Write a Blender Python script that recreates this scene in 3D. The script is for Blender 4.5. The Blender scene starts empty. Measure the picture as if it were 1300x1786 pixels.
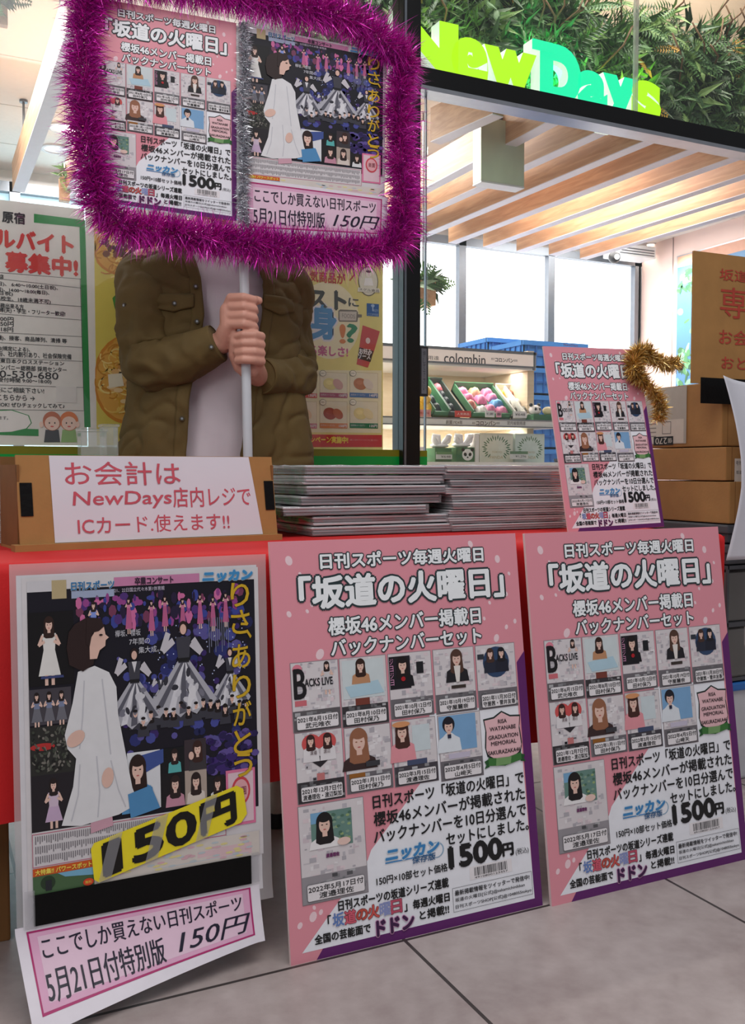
import bpy, bmesh, math, random
from mathutils import Vector, Matrix, noise

S = bpy.context.scene
COL = S.collection
rnd = random.Random(7)

# ------------------------------------------------------------------ camera, world, light, exposure
F, CX, CY, EYE = 1648.0, 650.0, 893.0, 0.85
YAW, PITCH = math.atan(791 / F), math.atan(75 / F)
FWD = Vector((math.sin(YAW) * math.cos(PITCH), math.cos(YAW) * math.cos(PITCH), -math.sin(PITCH)))
RGT = Vector((math.cos(YAW), -math.sin(YAW), 0))
UPV = RGT.cross(FWD)
cam_d = bpy.data.cameras.new('camera')
cam = bpy.data.objects.new('camera', cam_d)
COL.objects.link(cam)
cam_d.sensor_fit = 'HORIZONTAL'
cam_d.sensor_width = 36.0
cam_d.lens = F / 1300.0 * 36.0
cam_d.clip_start = 0.05
rot = Matrix((RGT, UPV, -FWD)).transposed()
cam.matrix_world = Matrix.Translation((0, 0, EYE)) @ rot.to_4x4()
S.camera = cam
S.view_settings.view_transform = 'Standard'
S.view_settings.look = 'None'
S.view_settings.gamma = 1.0
S.view_settings.use_curve_mapping = False
S.view_settings.exposure = 0.0
S.cycles.max_bounces = 10
S.cycles.transparent_max_bounces = 24
S.cycles.use_denoising = True
S.cycles.sample_clamp_indirect = 6.0

world = bpy.data.worlds.new('concourse_ambience')
S.world = world
world.use_nodes = True
world.node_tree.nodes['Background'].inputs[0].default_value = (0.94, 0.95, 1.0, 1)
world.node_tree.nodes['Background'].inputs[1].default_value = 0.25

def area(name, loc, size, power, color=(1, 1, 1), target=None, shape='RECTANGLE'):
    d = bpy.data.lights.new(name, 'AREA')
    d.shape = shape
    d.size, d.size_y = size
    d.energy = power
    d.color = color
    o = bpy.data.objects.new(name, d)
    COL.objects.link(o)
    o.location = loc
    if target is not None:
        v = Vector(target) - Vector(loc)
        o.rotation_euler = v.to_track_quat('-Z', 'Y').to_euler()
    return o

area('concourse_ceiling_light', (0.7, 0.55, 3.3), (2.4, 1.4), 46, (1.0, 0.985, 0.97), (0.7, 0.9, 0.0))
area('side_fill_light', (-2.3, -0.9, 2.5), (1.4, 1.4), 34, (1.0, 0.98, 0.95), (0.7, 1.9, 0.8))  # unseen fill lamp, added at the left to brighten the front
area('foliage_fill', (2.3, 2.99, 3.42), (2.2, 0.08), 34, (1.0, 0.97, 0.9), (2.3, 3.3, 2.5))  # lamp added above the view to brighten the leaves, not a known fixture
for i, (x, y, p) in enumerate(((0.2, 4.3, 40), (1.9, 4.6, 42), (3.6, 4.4, 40), (1.0, 5.6, 34), (4.5, 5.4, 24))):
    area('shop_ceiling_light', (x, y, 2.62), (0.9, 0.9), p, (1.0, 0.955, 0.90), (x, y, 0))

def ray(px, py):
    return FWD + RGT * ((px - CX) / F) - UPV * ((py - CY) / F)
def on_y(px, py, Y):
    r = ray(px, py); return Vector((0, 0, EYE)) + r * (Y / r.y)
def on_z(px, py, Z):
    r = ray(px, py); return Vector((0, 0, EYE)) + r * ((Z - EYE) / r.z)
def on_x(px, py, X):
    r = ray(px, py); return Vector((0, 0, EYE)) + r * (X / r.x)

# ------------------------------------------------------------------ materials
def lin(c):
    return tuple((v / 255 / 12.92) if v / 255 <= 0.04045 else ((v / 255 + 0.055) / 1.055) ** 2.4 for v in c)
MATS = {}
def mat(name, rgb=(200, 200, 200), rough=0.5, metal=0.0, var=0.06, scale=25.0, bump=0.0, bscale=60.0,
        emit=0.0, ecol=None, alpha=1.0, trans=0.0, stretch=(1, 1, 1), spec=None, coat=0.0):
    if name in MATS: return MATS[name]
    m = bpy.data.materials.new(name); m.use_nodes = True
    nt = m.node_tree; b = nt.nodes['Principled BSDF']
    c = lin(rgb)
    if var > 0:
        tc = nt.nodes.new('ShaderNodeTexCoord'); mp = nt.nodes.new('ShaderNodeMapping')
        mp.inputs['Scale'].default_value = stretch
        n = nt.nodes.new('ShaderNodeTexNoise'); n.inputs['Scale'].default_value = scale; n.inputs['Detail'].default_value = 4
        r = nt.nodes.new('ShaderNodeValToRGB')
        r.color_ramp.elements[0].color = tuple(v * (1 - var) for v in c) + (1,)
        r.color_ramp.elements[1].color = tuple(min(1, v * (1 + var)) for v in c) + (1,)
        r.color_ramp.elements[0].position = .3; r.color_ramp.elements[1].position = .7
        nt.links.new(tc.outputs['Object'], mp.inputs[0]); nt.links.new(mp.outputs[0], n.inputs['Vector'])
        nt.links.new(n.outputs['Fac'], r.inputs[0]); nt.links.new(r.outputs[0], b.inputs['Base Color'])
    else:
        b.inputs['Base Color'].default_value = c + (1,)
    b.inputs['Roughness'].default_value = rough
    b.inputs['Metallic'].default_value = metal
    b.inputs['Alpha'].default_value = alpha
    b.inputs['Transmission Weight'].default_value = trans
    if spec is not None: b.inputs['Specular IOR Level'].default_value = spec
    if coat: b.inputs['Coat Weight'].default_value = coat; b.inputs['Coat Roughness'].default_value = .1
    if emit > 0:
        b.inputs['Emission Color'].default_value = lin(ecol or rgb) + (1,)
        b.inputs['Emission Strength'].default_value = emit
    if bump > 0:
        tc2 = nt.nodes.new('ShaderNodeTexCoord')
        n2 = nt.nodes.new('ShaderNodeTexNoise'); n2.inputs['Scale'].default_value = bscale; n2.inputs['Detail'].default_value = 5
        bp = nt.nodes.new('ShaderNodeBump'); bp.inputs['Strength'].default_value = bump; bp.inputs['Distance'].default_value = .01
        nt.links.new(tc2.outputs['Object'], n2.inputs['Vector'])
        nt.links.new(n2.outputs['Fac'], bp.inputs['Height']); nt.links.new(bp.outputs[0], b.inputs['Normal'])
    MATS[name] = m
    return m
def film(name, rgb, cover, rough=0.15, gloss=0.12, translucent=0.5, ior_fac=True):
    """thin see-through sheet: transparent + diffuse/translucent cover + gloss"""
    if name in MATS: return MATS[name]
    m = bpy.data.materials.new(name); m.use_nodes = True
    nt = m.node_tree; nt.nodes.clear()
    N = nt.nodes.new; L = nt.links.new
    out = N('ShaderNodeOutputMaterial'); tr = N('ShaderNodeBsdfTransparent')
    tc = N('ShaderNodeTexCoord'); nz = N('ShaderNodeTexNoise'); nz.inputs['Scale'].default_value = 9
    rp = N('ShaderNodeMapRange'); rp.inputs['To Min'].default_value = cover * .8; rp.inputs['To Max'].default_value = min(1, cover * 1.2)
    L(tc.outputs['Object'], nz.inputs['Vector']); L(nz.outputs['Fac'], rp.inputs['Value'])
    di = N('ShaderNodeBsdfDiffuse'); di.inputs[0].default_value = lin(rgb) + (1,)
    tl = N('ShaderNodeBsdfTranslucent'); tl.inputs[0].default_value = lin(rgb) + (1,)
    mx = N('ShaderNodeMixShader'); mx.inputs[0].default_value = translucent
    L(di.outputs[0], mx.inputs[1]); L(tl.outputs[0], mx.inputs[2])
    m2 = N('ShaderNodeMixShader'); L(rp.outputs[0], m2.inputs[0]); L(tr.outputs[0], m2.inputs[1]); L(mx.outputs[0], m2.inputs[2])
    gl = N('ShaderNodeBsdfGlossy'); gl.inputs['Roughness'].default_value = rough
    lw = N('ShaderNodeLayerWeight'); lw.inputs['Blend'].default_value = .5
    pw = N('ShaderNodeMath'); pw.operation = 'POWER'; pw.inputs[1].default_value = 5; L(lw.outputs['Facing'], pw.inputs[0])
    ma = N('ShaderNodeMath'); ma.operation = 'MULTIPLY_ADD'; ma.inputs[1].default_value = .95; ma.inputs[2].default_value = .045; L(pw.outputs[0], ma.inputs[0])
    mu = N('ShaderNodeMath'); mu.operation = 'MULTIPLY'; mu.inputs[1].default_value = gloss
    L(ma.outputs[0], mu.inputs[0])
    m3 = N('ShaderNodeMixShader'); L(mu.outputs[0], m3.inputs[0]); L(m2.outputs[0], m3.inputs[1]); L(gl.outputs[0], m3.inputs[2])
    L(m3.outputs[0], out.inputs[0])
    MATS[name] = m
    return m
def wood(name, a, b_, rough=.5, sc=(1, 12, 12)):
    if name in MATS: return MATS[name]
    m = mat(name, a, rough, var=0)
    nt = m.node_tree; N = nt.nodes.new; L = nt.links.new
    tc = N('ShaderNodeTexCoord'); mp = N('ShaderNodeMapping'); mp.inputs['Scale'].default_value = sc
    n = N('ShaderNodeTexNoise'); n.inputs['Scale'].default_value = 3; n.inputs['Detail'].default_value = 6; n.inputs['Distortion'].default_value = 1.2
    r = N('ShaderNodeValToRGB'); r.color_ramp.elements[0].color = lin(a) + (1,); r.color_ramp.elements[1].color = lin(b_) + (1,)
    r.color_ramp.elements[0].position = .35; r.color_ramp.elements[1].position = .65
    L(tc.outputs['Object'], mp.inputs[0]); L(mp.outputs[0], n.inputs['Vector']); L(n.outputs['Fac'], r.inputs[0]); L(r.outputs[0], nt.nodes['Principled BSDF'].inputs['Base Color'])
    return m
_inkn = {}
def ink(r, g, b):
    """flat printing ink"""
    k = (int(r), int(g), int(b))
    if k not in _inkn:
        _inkn[k] = 'ink_%02x%02x%02x' % k
    return mat(_inkn[k], k, .45, var=.03, scale=40, spec=.35)

# ------------------------------------------------------------------ mesh builder
class MB:
    def __init__(s):
        s.v = []; s.f = []; s.mi = []; s.mats = []; s.cur = 0; s.sm = []; s.smooth = False
    def m(s, material):
        if isinstance(material, str): material = MATS[material]
        if material not in s.mats: s.mats.append(material)
        s.cur = s.mats.index(material); return s
    def add(s, vs, fs, smooth=None):
        n = len(s.v); s.v.extend([tuple(v) for v in vs])
        sm = s.smooth if smooth is None else smooth
        for f in fs:
            s.f.append([n + i for i in f]); s.mi.append(s.cur); s.sm.append(sm)
        return s
    def box(s, lo, hi, M=None, bev=0.0):
        if bev > 0:
            bm = bmesh.new(); bmesh.ops.create_cube(bm, size=1)
            for v in bm.verts: v.co = Vector([(lo[i] + hi[i]) / 2 + v.co[i] * (hi[i] - lo[i]) for i in range(3)])
            bmesh.ops.bevel(bm, geom=list(bm.edges), offset=bev, segments=2, affect='EDGES', profile=.6)
            return s.bm(bm, M)
        c = [Vector((x, y, z)) for x in (lo[0], hi[0]) for y in (lo[1], hi[1]) for z in (lo[2], hi[2])]
        if M: c = [M @ v for v in c]
        return s.add(c, [(0, 1, 3, 2), (4, 6, 7, 5), (0, 4, 5, 1), (2, 3, 7, 6), (0, 2, 6, 4), (1, 5, 7, 3)], False)
    def bm(s, bm, M=None, smooth=None):
        bm.verts.index_update()
        vs = [(M @ v.co) if M else v.co.copy() for v in bm.verts]
        fs = [[v.index for v in f.verts] for f in bm.faces]
        bm.free(); return s.add(vs, fs, smooth)
    def cyl(s, p0, p1, r0, r1=None, n=16, cap=True, smooth=True):
        r1 = r0 if r1 is None else r1
        p0, p1 = Vector(p0), Vector(p1); d = (p1 - p0).normalized()
        a = d.orthogonal().normalized(); b = d.cross(a)
        vs = []
        for p, r in ((p0, r0), (p1, r1)):
            for i in range(n):
                t = 2 * math.pi * i / n; vs.append(p + (a * math.cos(t) + b * math.sin(t)) * r)
        s.add(vs, [(i, (i + 1) % n, n + (i + 1) % n, n + i) for i in range(n)], smooth)
        if cap: s.add(vs[:n], [list(range(n))[::-1]], False); s.add(vs[n:], [list(range(n))], False)
        return s
    def tube(s, pts, rad, n=10, cap=True):
        pts = [Vector(p) for p in pts]; k = len(pts)
        rr = rad if isinstance(rad, (list, tuple)) else [rad] * k
        vs = []; a = None
        for i, p in enumerate(pts):
            d = (pts[min(i + 1, k - 1)] - pts[max(i - 1, 0)]).normalized()
            a = d.orthogonal().normalized() if a is None else (a - d * a.dot(d)).normalized()
            b = d.cross(a)
            vs += [p + (a * math.cos(2 * math.pi * j / n) + b * math.sin(2 * math.pi * j / n)) * rr[i] for j in range(n)]
        fs = [(i * n + j, i * n + (j + 1) % n, (i + 1) * n + (j + 1) % n, (i + 1) * n + j) for i in range(k - 1) for j in range(n)]
        if cap: fs += [list(range(n))[::-1], [(k - 1) * n + j for j in range(n)]]
        return s.add(vs, fs, True)
    def sph(s, c, r, nu=16, nv=10, M=None):
        if not isinstance(r, (list, tuple)): r = (r, r, r)
        vs = []; c = Vector(c)
        for i in range(nv + 1):
            t = math.pi * i / nv
            for j in range(nu):
                a = 2 * math.pi * j / nu
                q = Vector((r[0] * math.sin(t) * math.cos(a), r[1] * math.sin(t) * math.sin(a), r[2] * math.cos(t)))
                vs.append(c + ((M @ q) if M else q))
        return s.add(vs, [(i * nu + j, (i + 1) * nu + j, (i + 1) * nu + (j + 1) % nu, i * nu + (j + 1) % nu) for i in range(nv) for j in range(nu)], True)
    def grid(s, fn, nu, nv, smooth=True):
        vs = [fn(i / nu, j / nv) for j in range(nv + 1) for i in range(nu + 1)]
        return s.add(vs, [(j * (nu + 1) + i, j * (nu + 1) + i + 1, (j + 1) * (nu + 1) + i + 1, (j + 1) * (nu + 1) + i) for j in range(nv) for i in range(nu)], smooth)
    def prism(s, poly, y0, y1, M=None):
        """poly of (x,z) extruded in y"""
        n = len(poly)
        vs = [Vector((x, y0, z)) for x, z in poly] + [Vector((x, y1, z)) for x, z in poly]
        if M: vs = [M @ v for v in vs]
        return s.add(vs, [list(range(n)), [n + i for i in range(n)][::-1]] + [(i, n + i, n + (i + 1) % n, (i + 1) % n) for i in range(n)], False)
    def build(s, name, parent=None, loc=None):
        me = bpy.data.meshes.new(name)
        me.from_pydata(s.v, [], s.f)
        for m in s.mats: me.materials.append(m)
        me.polygons.foreach_set('material_index', s.mi)
        me.polygons.foreach_set('use_smooth', s.sm)
        me.update()
        o = bpy.data.objects.new(name, me); COL.objects.link(o)
        if parent: o.parent = parent
        if loc: o.location = loc
        return o
def tag(o, label, cat, group=None, kind=None):
    o['label'] = label; o['category'] = cat
    if group: o['group'] = group
    if kind: o['kind'] = kind
    return o
def thing(name, label, cat, loc=(0, 0, 0), rz=0.0, group=None, rx=0.0):
    o = bpy.data.objects.new(name, None); COL.objects.link(o)
    o.empty_display_size = .05
    o.location = loc; o.rotation_euler = (rx, 0, rz)
    return tag(o, label, cat, group)
def struct(o, label=None):
    o['kind'] = 'structure'
    if label: o['label'] = label
    return o
def copy_tree(o, parent=None):
    c = o.copy(); COL.objects.link(c)
    if parent: c.parent = parent
    for ch in list(o.children): copy_tree(ch, c)
    return c
def Rx(a): return Matrix.Rotation(a, 4, 'X')
def Ry(a): return Matrix.Rotation(a, 4, 'Y')
def Rz(a): return Matrix.Rotation(a, 4, 'Z')
def T(*p): return Matrix.Translation(p)

# ------------------------------------------------------------------ lettering
_tc = {}
def glyphs(body, res=3):
    if body in _tc: return _tc[body]
    c = bpy.data.curves.new('lettering', 'FONT'); c.body = body; c.resolution_u = res
    o = bpy.data.objects.new('lettering', c); COL.objects.link(o)
    dg = bpy.context.evaluated_depsgraph_get()
    me = bpy.data.meshes.new_from_object(o.evaluated_get(dg))
    vs = [(v.co.x, v.co.y) for v in me.vertices]
    fs = [tuple(p.vertices) for p in me.polygons]
    bpy.data.objects.remove(o); bpy.data.curves.remove(c); bpy.data.meshes.remove(me)
    if not vs: r = ([], [], (0, 0, 1, 1))
    else:
        xs = [v[0] for v in vs]; ys = [v[1] for v in vs]
        r = (vs, fs, (min(xs), min(ys), max(xs), max(ys)))
    _tc[body] = r
    return r
LAY = 0.0004
class Sheet:
    """drawing on a sheet: u to the right, v down, in metres; fn(u, v, lift) gives the point"""
    def __init__(s, fn=None, H=0.0):
        s.mb = MB(); s.fn = fn or (lambda u, v, l: (u, -l, H - v)); s.k = 0
    def p(s, u, v, L): return s.fn(u, v, (L + (s.k % 8) * .03) * LAY)
    def poly(s, pts, m, L=1):
        s.k += 1; s.mb.m(m); s.mb.add([s.p(u, v, L) for u, v in pts], [list(range(len(pts)))], False); return s
    def rect(s, u0, v0, u1, v1, m, L=1, n=1, k=1):
        s.k += 1; s.mb.m(m); s.mb.grid(lambda a, b: s.p(u0 + (u1 - u0) * a, v0 + (v1 - v0) * b, L), n, k, n > 1 or k > 1); return s
    def frame(s, u0, v0, u1, v1, t, m, L=1, n=1):
        s.rect(u0, v0, u1, v0 + t, m, L, n); s.rect(u0, v1 - t, u1, v1, m, L, n)
        s.rect(u0, v0, u0 + t, v1, m, L, 1, n); s.rect(u1 - t, v0, u1, v1, m, L, 1, n); return s
    def rrect(s, u0, v0, u1, v1, r, m, L=1):
        pts = []
        for cx, cy, a0 in ((u1 - r, v0 + r, -90), (u1 - r, v1 - r, 0), (u0 + r, v1 - r, 90), (u0 + r, v0 + r, 180)):
            for i in range(5):
                a = math.radians(a0 + i * 22.5); pts.append((cx + r * math.cos(a), cy + r * math.sin(a)))
        return s.poly(pts, m, L)
    def ell(s, cu, cv, ru, rv, m, L=1, n=20, rot=0.0, a0=0, a1=360):
        pts = []
        for i in range(n):
            a = math.radians(a0 + (a1 - a0) * i / (n if a1 - a0 >= 360 else n - 1))
            x, y = ru * math.cos(a), rv * math.sin(a)
            pts.append((cu + x * math.cos(rot) - y * math.sin(rot), cv + x * math.sin(rot) + y * math.cos(rot)))
        return s.poly(pts, m, L)
    def line(s, pts, w, m, L=1):
        for (a, b), (c, d) in zip(pts, pts[1:]):
            l = math.hypot(c - a, d - b) or 1e-9; nx, ny = -(d - b) / l * w / 2, (c - a) / l * w / 2
            s.poly([(a + nx, b + ny), (c + nx, d + ny), (c - nx, d - ny), (a - nx, b - ny)], m, L)
        return s
    def text(s, body, u0, v0, u1, v1, m, L=2, bold=0.0, out=None, ow=0.0, skew=0.0, rot=0.0):
        """fit the lettering into the box u0..u1, v0..v1; bold/ow: spread in metres; out: outline ink"""
        vs, fs, (a, b, c, d) = glyphs(body)
        if not vs: return s
        sx = (u1 - u0) / max(c - a, 1e-6); sy = (v1 - v0) / max(d - b, 1e-6)
        cu, cv = (u0 + u1) / 2, (v0 + v1) / 2; cr, sr = math.cos(rot), math.sin(rot)
        def put(du, dv, mm, LL):
            s.k += 1; s.mb.m(mm); q = []
            for x, y in vs:
                yy = (d - y) * sy; u = u0 + (x - a) * sx + du + skew * ((v1 - v0) - yy); v = v0 + yy + dv
                if rot: u, v = cu + (u - cu) * cr - (v - cv) * sr, cv + (u - cu) * sr + (v - cv) * cr
                q.append(s.p(u, v, LL))
            s.mb.add(q, fs, False)
        def spread(w, n): return [(w * math.cos(2 * math.pi * i / n), w * math.sin(2 * math.pi * i / n)) for i in range(n)]
        if out is not None:
            for du, dv in spread(bold + ow, 10): put(du, dv, out, L - 1)
        if bold > 0:
            for du, dv in spread(bold, 4 if out is None else 6): put(du, dv, m, L)
        put(0, 0, m, L)
        return s
    def vtext(s, body, cu, v0, v1, w, m, L=2, bold=0.0, out=None, ow=0.0):
        n = len(body); h = (v1 - v0) / n
        for i, ch in enumerate(body):
            k = .35 if ch in '、。' else .86
            s.text(ch, cu - w / 2, v0 + i * h, cu - w / 2 + w * (k if k < .5 else 1), v0 + (i + k) * h, m, L, bold, out, ow)
        return s
    def figure(s, cu, v0, h, hair=(45, 32, 32), cloth=(235, 232, 235), skin=(226, 190, 176), L=3, long_=True, w=1.0, full=False, skirt=None):
        """a small printed portrait: hair, face, neck, shoulders"""
        k = h * w; hu = .20 * k
        if full: hu = .085 * k
        hm, cm, sm = ink(*hair), ink(*cloth), ink(*skin)
        fc = v0 + hu * 1.25
        if full:
            s.poly([(cu - hu * 1.5, v0 + hu * 2.9), (cu + hu * 1.5, v0 + hu * 2.9), (cu + hu * 1.2, v0 + hu * 6), (cu - hu * 1.2, v0 + hu * 6)], cm, L)
            s.poly([(cu - hu * 1.2, v0 + hu * 5.6), (cu + hu * 1.2, v0 + hu * 5.6), (cu + hu * 2.4, v0 + h * .86), (cu - hu * 2.4, v0 + h * .86)], ink(*(skirt or cloth)), L)
            for e in (-1, 1):
                s.line([(cu + e * hu * 1.4, v0 + hu * 3.2), (cu + e * hu * 2.3, v0 + hu * 4.9), (cu + e * hu * 1.0, v0 + hu * 4.2)], hu * .55, sm, L + .5)
                s.rect(cu + e * hu * .7 - hu * .35, v0 + h * .85, cu + e * hu * .7 + hu * .35, v0 + h, sm, L)
        else:
            s.poly([(cu - hu * .5, v0 + hu * 2.4), (cu + hu * .5, v0 + hu * 2.4), (cu + hu * 1.1, v0 + hu * 2.9), (cu + hu * 1.85, v0 + hu * 3.3), (cu + hu * 2.1, v0 + h),
                    (cu - hu * 2.1, v0 + h), (cu - hu * 1.85, v0 + hu * 3.3), (cu - hu * 1.1, v0 + hu * 2.9)], cm, L)
        if long_: s.poly([(cu - hu * 1.02, fc - hu * .2), (cu + hu * 1.02, fc - hu * .2), (cu + hu * 1.2, v0 + hu * 3.4), (cu + hu * .7, v0 + hu * 3.7), (cu - hu * .7, v0 + hu * 3.7), (cu - hu * 1.2, v0 + hu * 3.4)], hm, L + .4)
        s.ell(cu, fc - hu * .15, hu * 1.08, hu * 1.2, hm, L + .5)
        s.rect(cu - hu * .32, fc + hu * .7, cu + hu * .32, v0 + hu * 2.8, sm, L + .7)
        s.ell(cu, fc + hu * .2, hu * .72, hu * .95, sm, L + 1)
        s.ell(cu, fc - hu * .55, hu * .78, hu * .42, hm, L + 1.3)
        if hu > .004:
            for e in (-1, 1): s.ell(cu + e * hu * .3, fc + hu * .15, hu * .13, hu * .07, hm, L + 1.3, 8)
            s.ell(cu, fc + hu * .72, hu * .2, hu * .07, ink(190, 95, 95), L + 1.3, 8)
        return s
    def build(s, name, parent=None): return s.mb.build(name, parent)
# ------------------------------------------------------------------ common materials
mat('white_paint', (236, 232, 228), .6, var=.02)
mat('ceiling_board', (232, 226, 218), .8, var=.03, scale=60, bump=.1, bscale=220)
mat('black_metal', (16, 17, 19), .35, metal=.3, var=.1)
mat('silver_metal', (176, 180, 188), .3, metal=.9, var=.04)
mat('grey_metal', (120, 126, 134), .35, metal=.7, var=.05)
mat('white_plastic', (226, 226, 228), .35, var=.02)
mat('dark_plastic', (38, 40, 44), .4, var=.1)
wood('beam_wood', (176, 132, 98), (200, 158, 122), .5, (14, 1, 14))
mat('beam_soffit', (214, 208, 216), .5, var=.03)
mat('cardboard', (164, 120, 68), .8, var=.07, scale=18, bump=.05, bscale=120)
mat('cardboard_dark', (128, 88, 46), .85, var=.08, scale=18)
mat('white_paper', (216, 216, 226), .7, var=.02, scale=10)
mat('black_tape', (6, 6, 7), .5, var=.15, bump=.12, bscale=90, spec=.2)
mat('daylight_blind', (255, 255, 255), .8, var=0, emit=2.0, ecol=(242, 249, 255))
mat('daylight_blue', (190, 225, 240), .8, var=0, emit=.8, ecol=(186, 226, 242))
mat('lamp_glow', (255, 250, 238), .5, var=0, emit=9.0, ecol=(255, 246, 226))
film('shop_glass', (210, 225, 220), .012, .02, .8, .3)
mat('green_film', (0, 158, 66), .35, var=.02, scale=4, emit=0)
mat('olive_film', (124, 126, 22), .35, var=.02, scale=4)

def tile_floor():
    m = bpy.data.materials.new('stone_floor_tile'); m.use_nodes = True
    nt = m.node_tree; N = nt.nodes.new; L = nt.links.new; b = nt.nodes['Principled BSDF']
    tc = N('ShaderNodeTexCoord'); sp = N('ShaderNodeSeparateXYZ'); L(tc.outputs['Object'], sp.inputs[0])
    def seam(axis, off, half):
        a = N('ShaderNodeMath'); a.operation = 'ADD'; a.inputs[1].default_value = -off + 60.7; L(sp.outputs[axis], a.inputs[0])
        w = N('ShaderNodeMath'); w.operation = 'MODULO'; w.inputs[1].default_value = .607; L(a.outputs[0], w.inputs[0])
        c = N('ShaderNodeMath'); c.operation = 'SUBTRACT'; c.inputs[1].default_value = .3035; L(w.outputs[0], c.inputs[0])
        d = N('ShaderNodeMath'); d.operation = 'ABSOLUTE'; L(c.outputs[0], d.inputs[0])
        g = N('ShaderNodeMath'); g.operation = 'GREATER_THAN'; g.inputs[1].default_value = .3035 - half; L(d.outputs[0], g.inputs[0])
        return g
    gx, gy = seam(0, .1675, .0034), seam(1, 1.4795, .0034)
    mx = N('ShaderNodeMath'); mx.operation = 'MAXIMUM'; L(gx.outputs[0], mx.inputs[0]); L(gy.outputs[0], mx.inputs[1])
    n1 = N('ShaderNodeTexNoise'); n1.inputs['Scale'].default_value = 3.2; n1.inputs['Detail'].default_value = 8; n1.inputs['Roughness'].default_value = .65
    n2 = N('ShaderNodeTexNoise'); n2.inputs['Scale'].default_value = 26; n2.inputs['Detail'].default_value = 6
    L(tc.outputs['Object'], n1.inputs['Vector']); L(tc.outputs['Object'], n2.inputs['Vector'])
    av = N('ShaderNodeMixRGB'); av.inputs[0].default_value = .35; L(n1.outputs['Fac'], av.inputs[1]); L(n2.outputs['Fac'], av.inputs[2])
    r = N('ShaderNodeValToRGB'); e = r.color_ramp.elements
    e[0].position = .36; e[0].color = lin((158, 143, 141)) + (1,); e[1].position = .66; e[1].color = lin((190, 178, 176)) + (1,)
    L(av.outputs[0], r.inputs[0])
    mc = N('ShaderNodeMixRGB'); L(mx.outputs[0], mc.inputs[0]); L(r.outputs[0], mc.inputs[1]); mc.inputs[2].default_value = lin((64, 56, 55)) + (1,)
    L(mc.outputs[0], b.inputs['Base Color'])
    b.inputs['Roughness'].default_value = .42
    bp = N('ShaderNodeBump'); bp.inputs['Strength'].default_value = .35; bp.inputs['Distance'].default_value = .003
    iv = N('ShaderNodeMath'); iv.operation = 'SUBTRACT'; iv.inputs[0].default_value = 1; L(mx.outputs[0], iv.inputs[1])
    L(iv.outputs[0], bp.inputs['Height']); L(bp.outputs[0], b.inputs['Normal'])
    return m
b = MB(); b.m(tile_floor()); b.box((-4, -2.2, -.05), (7.2, 6.3, 0)); struct(b.build('floor'))

# ------------------------------------------------------------------ shop interior shell
YG = 2.90
b = MB(); b.m('ceiling_board'); b.box((-2.2, 3.42, 2.66), (5.6, 6.3, 2.72)); 
b.m(mat('ceiling_joint', (204, 199, 190), .8))
for x in (-.35, .56, 1.47, 2.38, 3.29, 4.2): b.box((x, 3.42, 2.6585), (x + .006, 6.2, 2.661))
for y in (3.9, 4.5, 5.1, 5.7): b.box((-2.2, y, 2.6585), (5.6, y + .006, 2.661))
struct(b.build('ceiling'))
b = MB(); b.m(mat('bulkhead_panel', (196, 172, 146), .6, var=.05, scale=6, stretch=(1, 1, 8))); b.box((-2.2, 3.36, 2.50), (5.6, 3.42, 3.5)); struct(b.build('wall_bulkhead'))
b = MB(); b.m(mat('pink_panel', (226, 200, 192), .55, var=.03, scale=4)); b.box((5.36, 3.42, 0), (5.44, 6.3, 2.66))
b.m(mat('panel_joint', (150, 130, 126), .7)); b.box((5.356, 5.72, .0), (5.3605, 5.728, 2.66)); b.box((5.356, 4.9, .0), (5.3605, 4.908, 2.66)); struct(b.build('wall_right'))
b = MB(); b.m('white_paint'); b.box((-2.26, 2.9, 0), (-2.2, 6.3, 2.66)); struct(b.build('wall_left'))
b = MB(); b.m('white_paint'); b.box((-2.2, 6.2, 0), (5.44, 6.3, .75)); b.box((-2.2, 6.2, 2.56), (5.44, 6.3, 2.66)); struct(b.build('wall_back'))
# back windows: frames with bright blinds lit by the day
wx = [on_y(p, 500, 6.1).x for p in (805, 960, 1110)]
xs = [-2.2, -1.2, -.35, .55, 1.45, 2.35] + [2.95] + wx + [5.36]
for i, (a, c) in enumerate(zip(xs, xs[1:])):
    f = MB(); f.m('grey_metal')
    for x in (a, c - .03): f.box((x, 6.08, .75), (x + .03, 6.16, 2.56))
    f.box((a, 6.08, 2.50), (c, 6.16, 2.56)); f.box((a, 6.08, .75), (c, 6.16, .80))
    o = struct(f.build('window_%d' % (i + 1)))
    g = MB(); g.m('daylight_blue' if (i < 6 or i == len(xs) - 2) else 'daylight_blind'); g.box((a + .03, 6.13, .80), (c - .03, 6.14, 2.50))
    g.build('blind', o)

# wooden beams hung from the ceiling on rods
def beam(xn, yn, xf, yf, z0, label):
    o = thing('ceiling_beam', label, 'beam', ((xn + xf) / 2, (yn + yf) / 2, z0), 0, 'wooden ceiling beams')
    L = math.hypot(xf - xn, yf - yn); a = -math.atan2(xf - xn, yf - yn); M = Rz(a)
    b = MB(); b.m('beam_wood'); b.box((-.03, -L / 2, .004), (.03, L / 2, .15), M); b.m('beam_soffit'); b.box((-.03, -L / 2, 0), (.03, L / 2, .004), M)
    b.build('beam_body', o)
    for s in (-.32, .34):
        r = MB(); r.m('grey_metal'); p = M @ Vector((0, s * L, .15)); r.cyl(p, p + Vector((0, 0, 2.66 - z0 - .15)), .006, n=8)
        q = p + Vector((0, 0, 2.66 - z0 - .15)); r.cyl(q - Vector((0, 0, .012)), q, .02, n=12); r.build('hanging_rod', o)
ZB = 2.30
near = {'b': (961, 217), 'c': (1044, 236), 'd': (1130, 249), 'e': (1207, 266), 'f': (1283, 280)}
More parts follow.
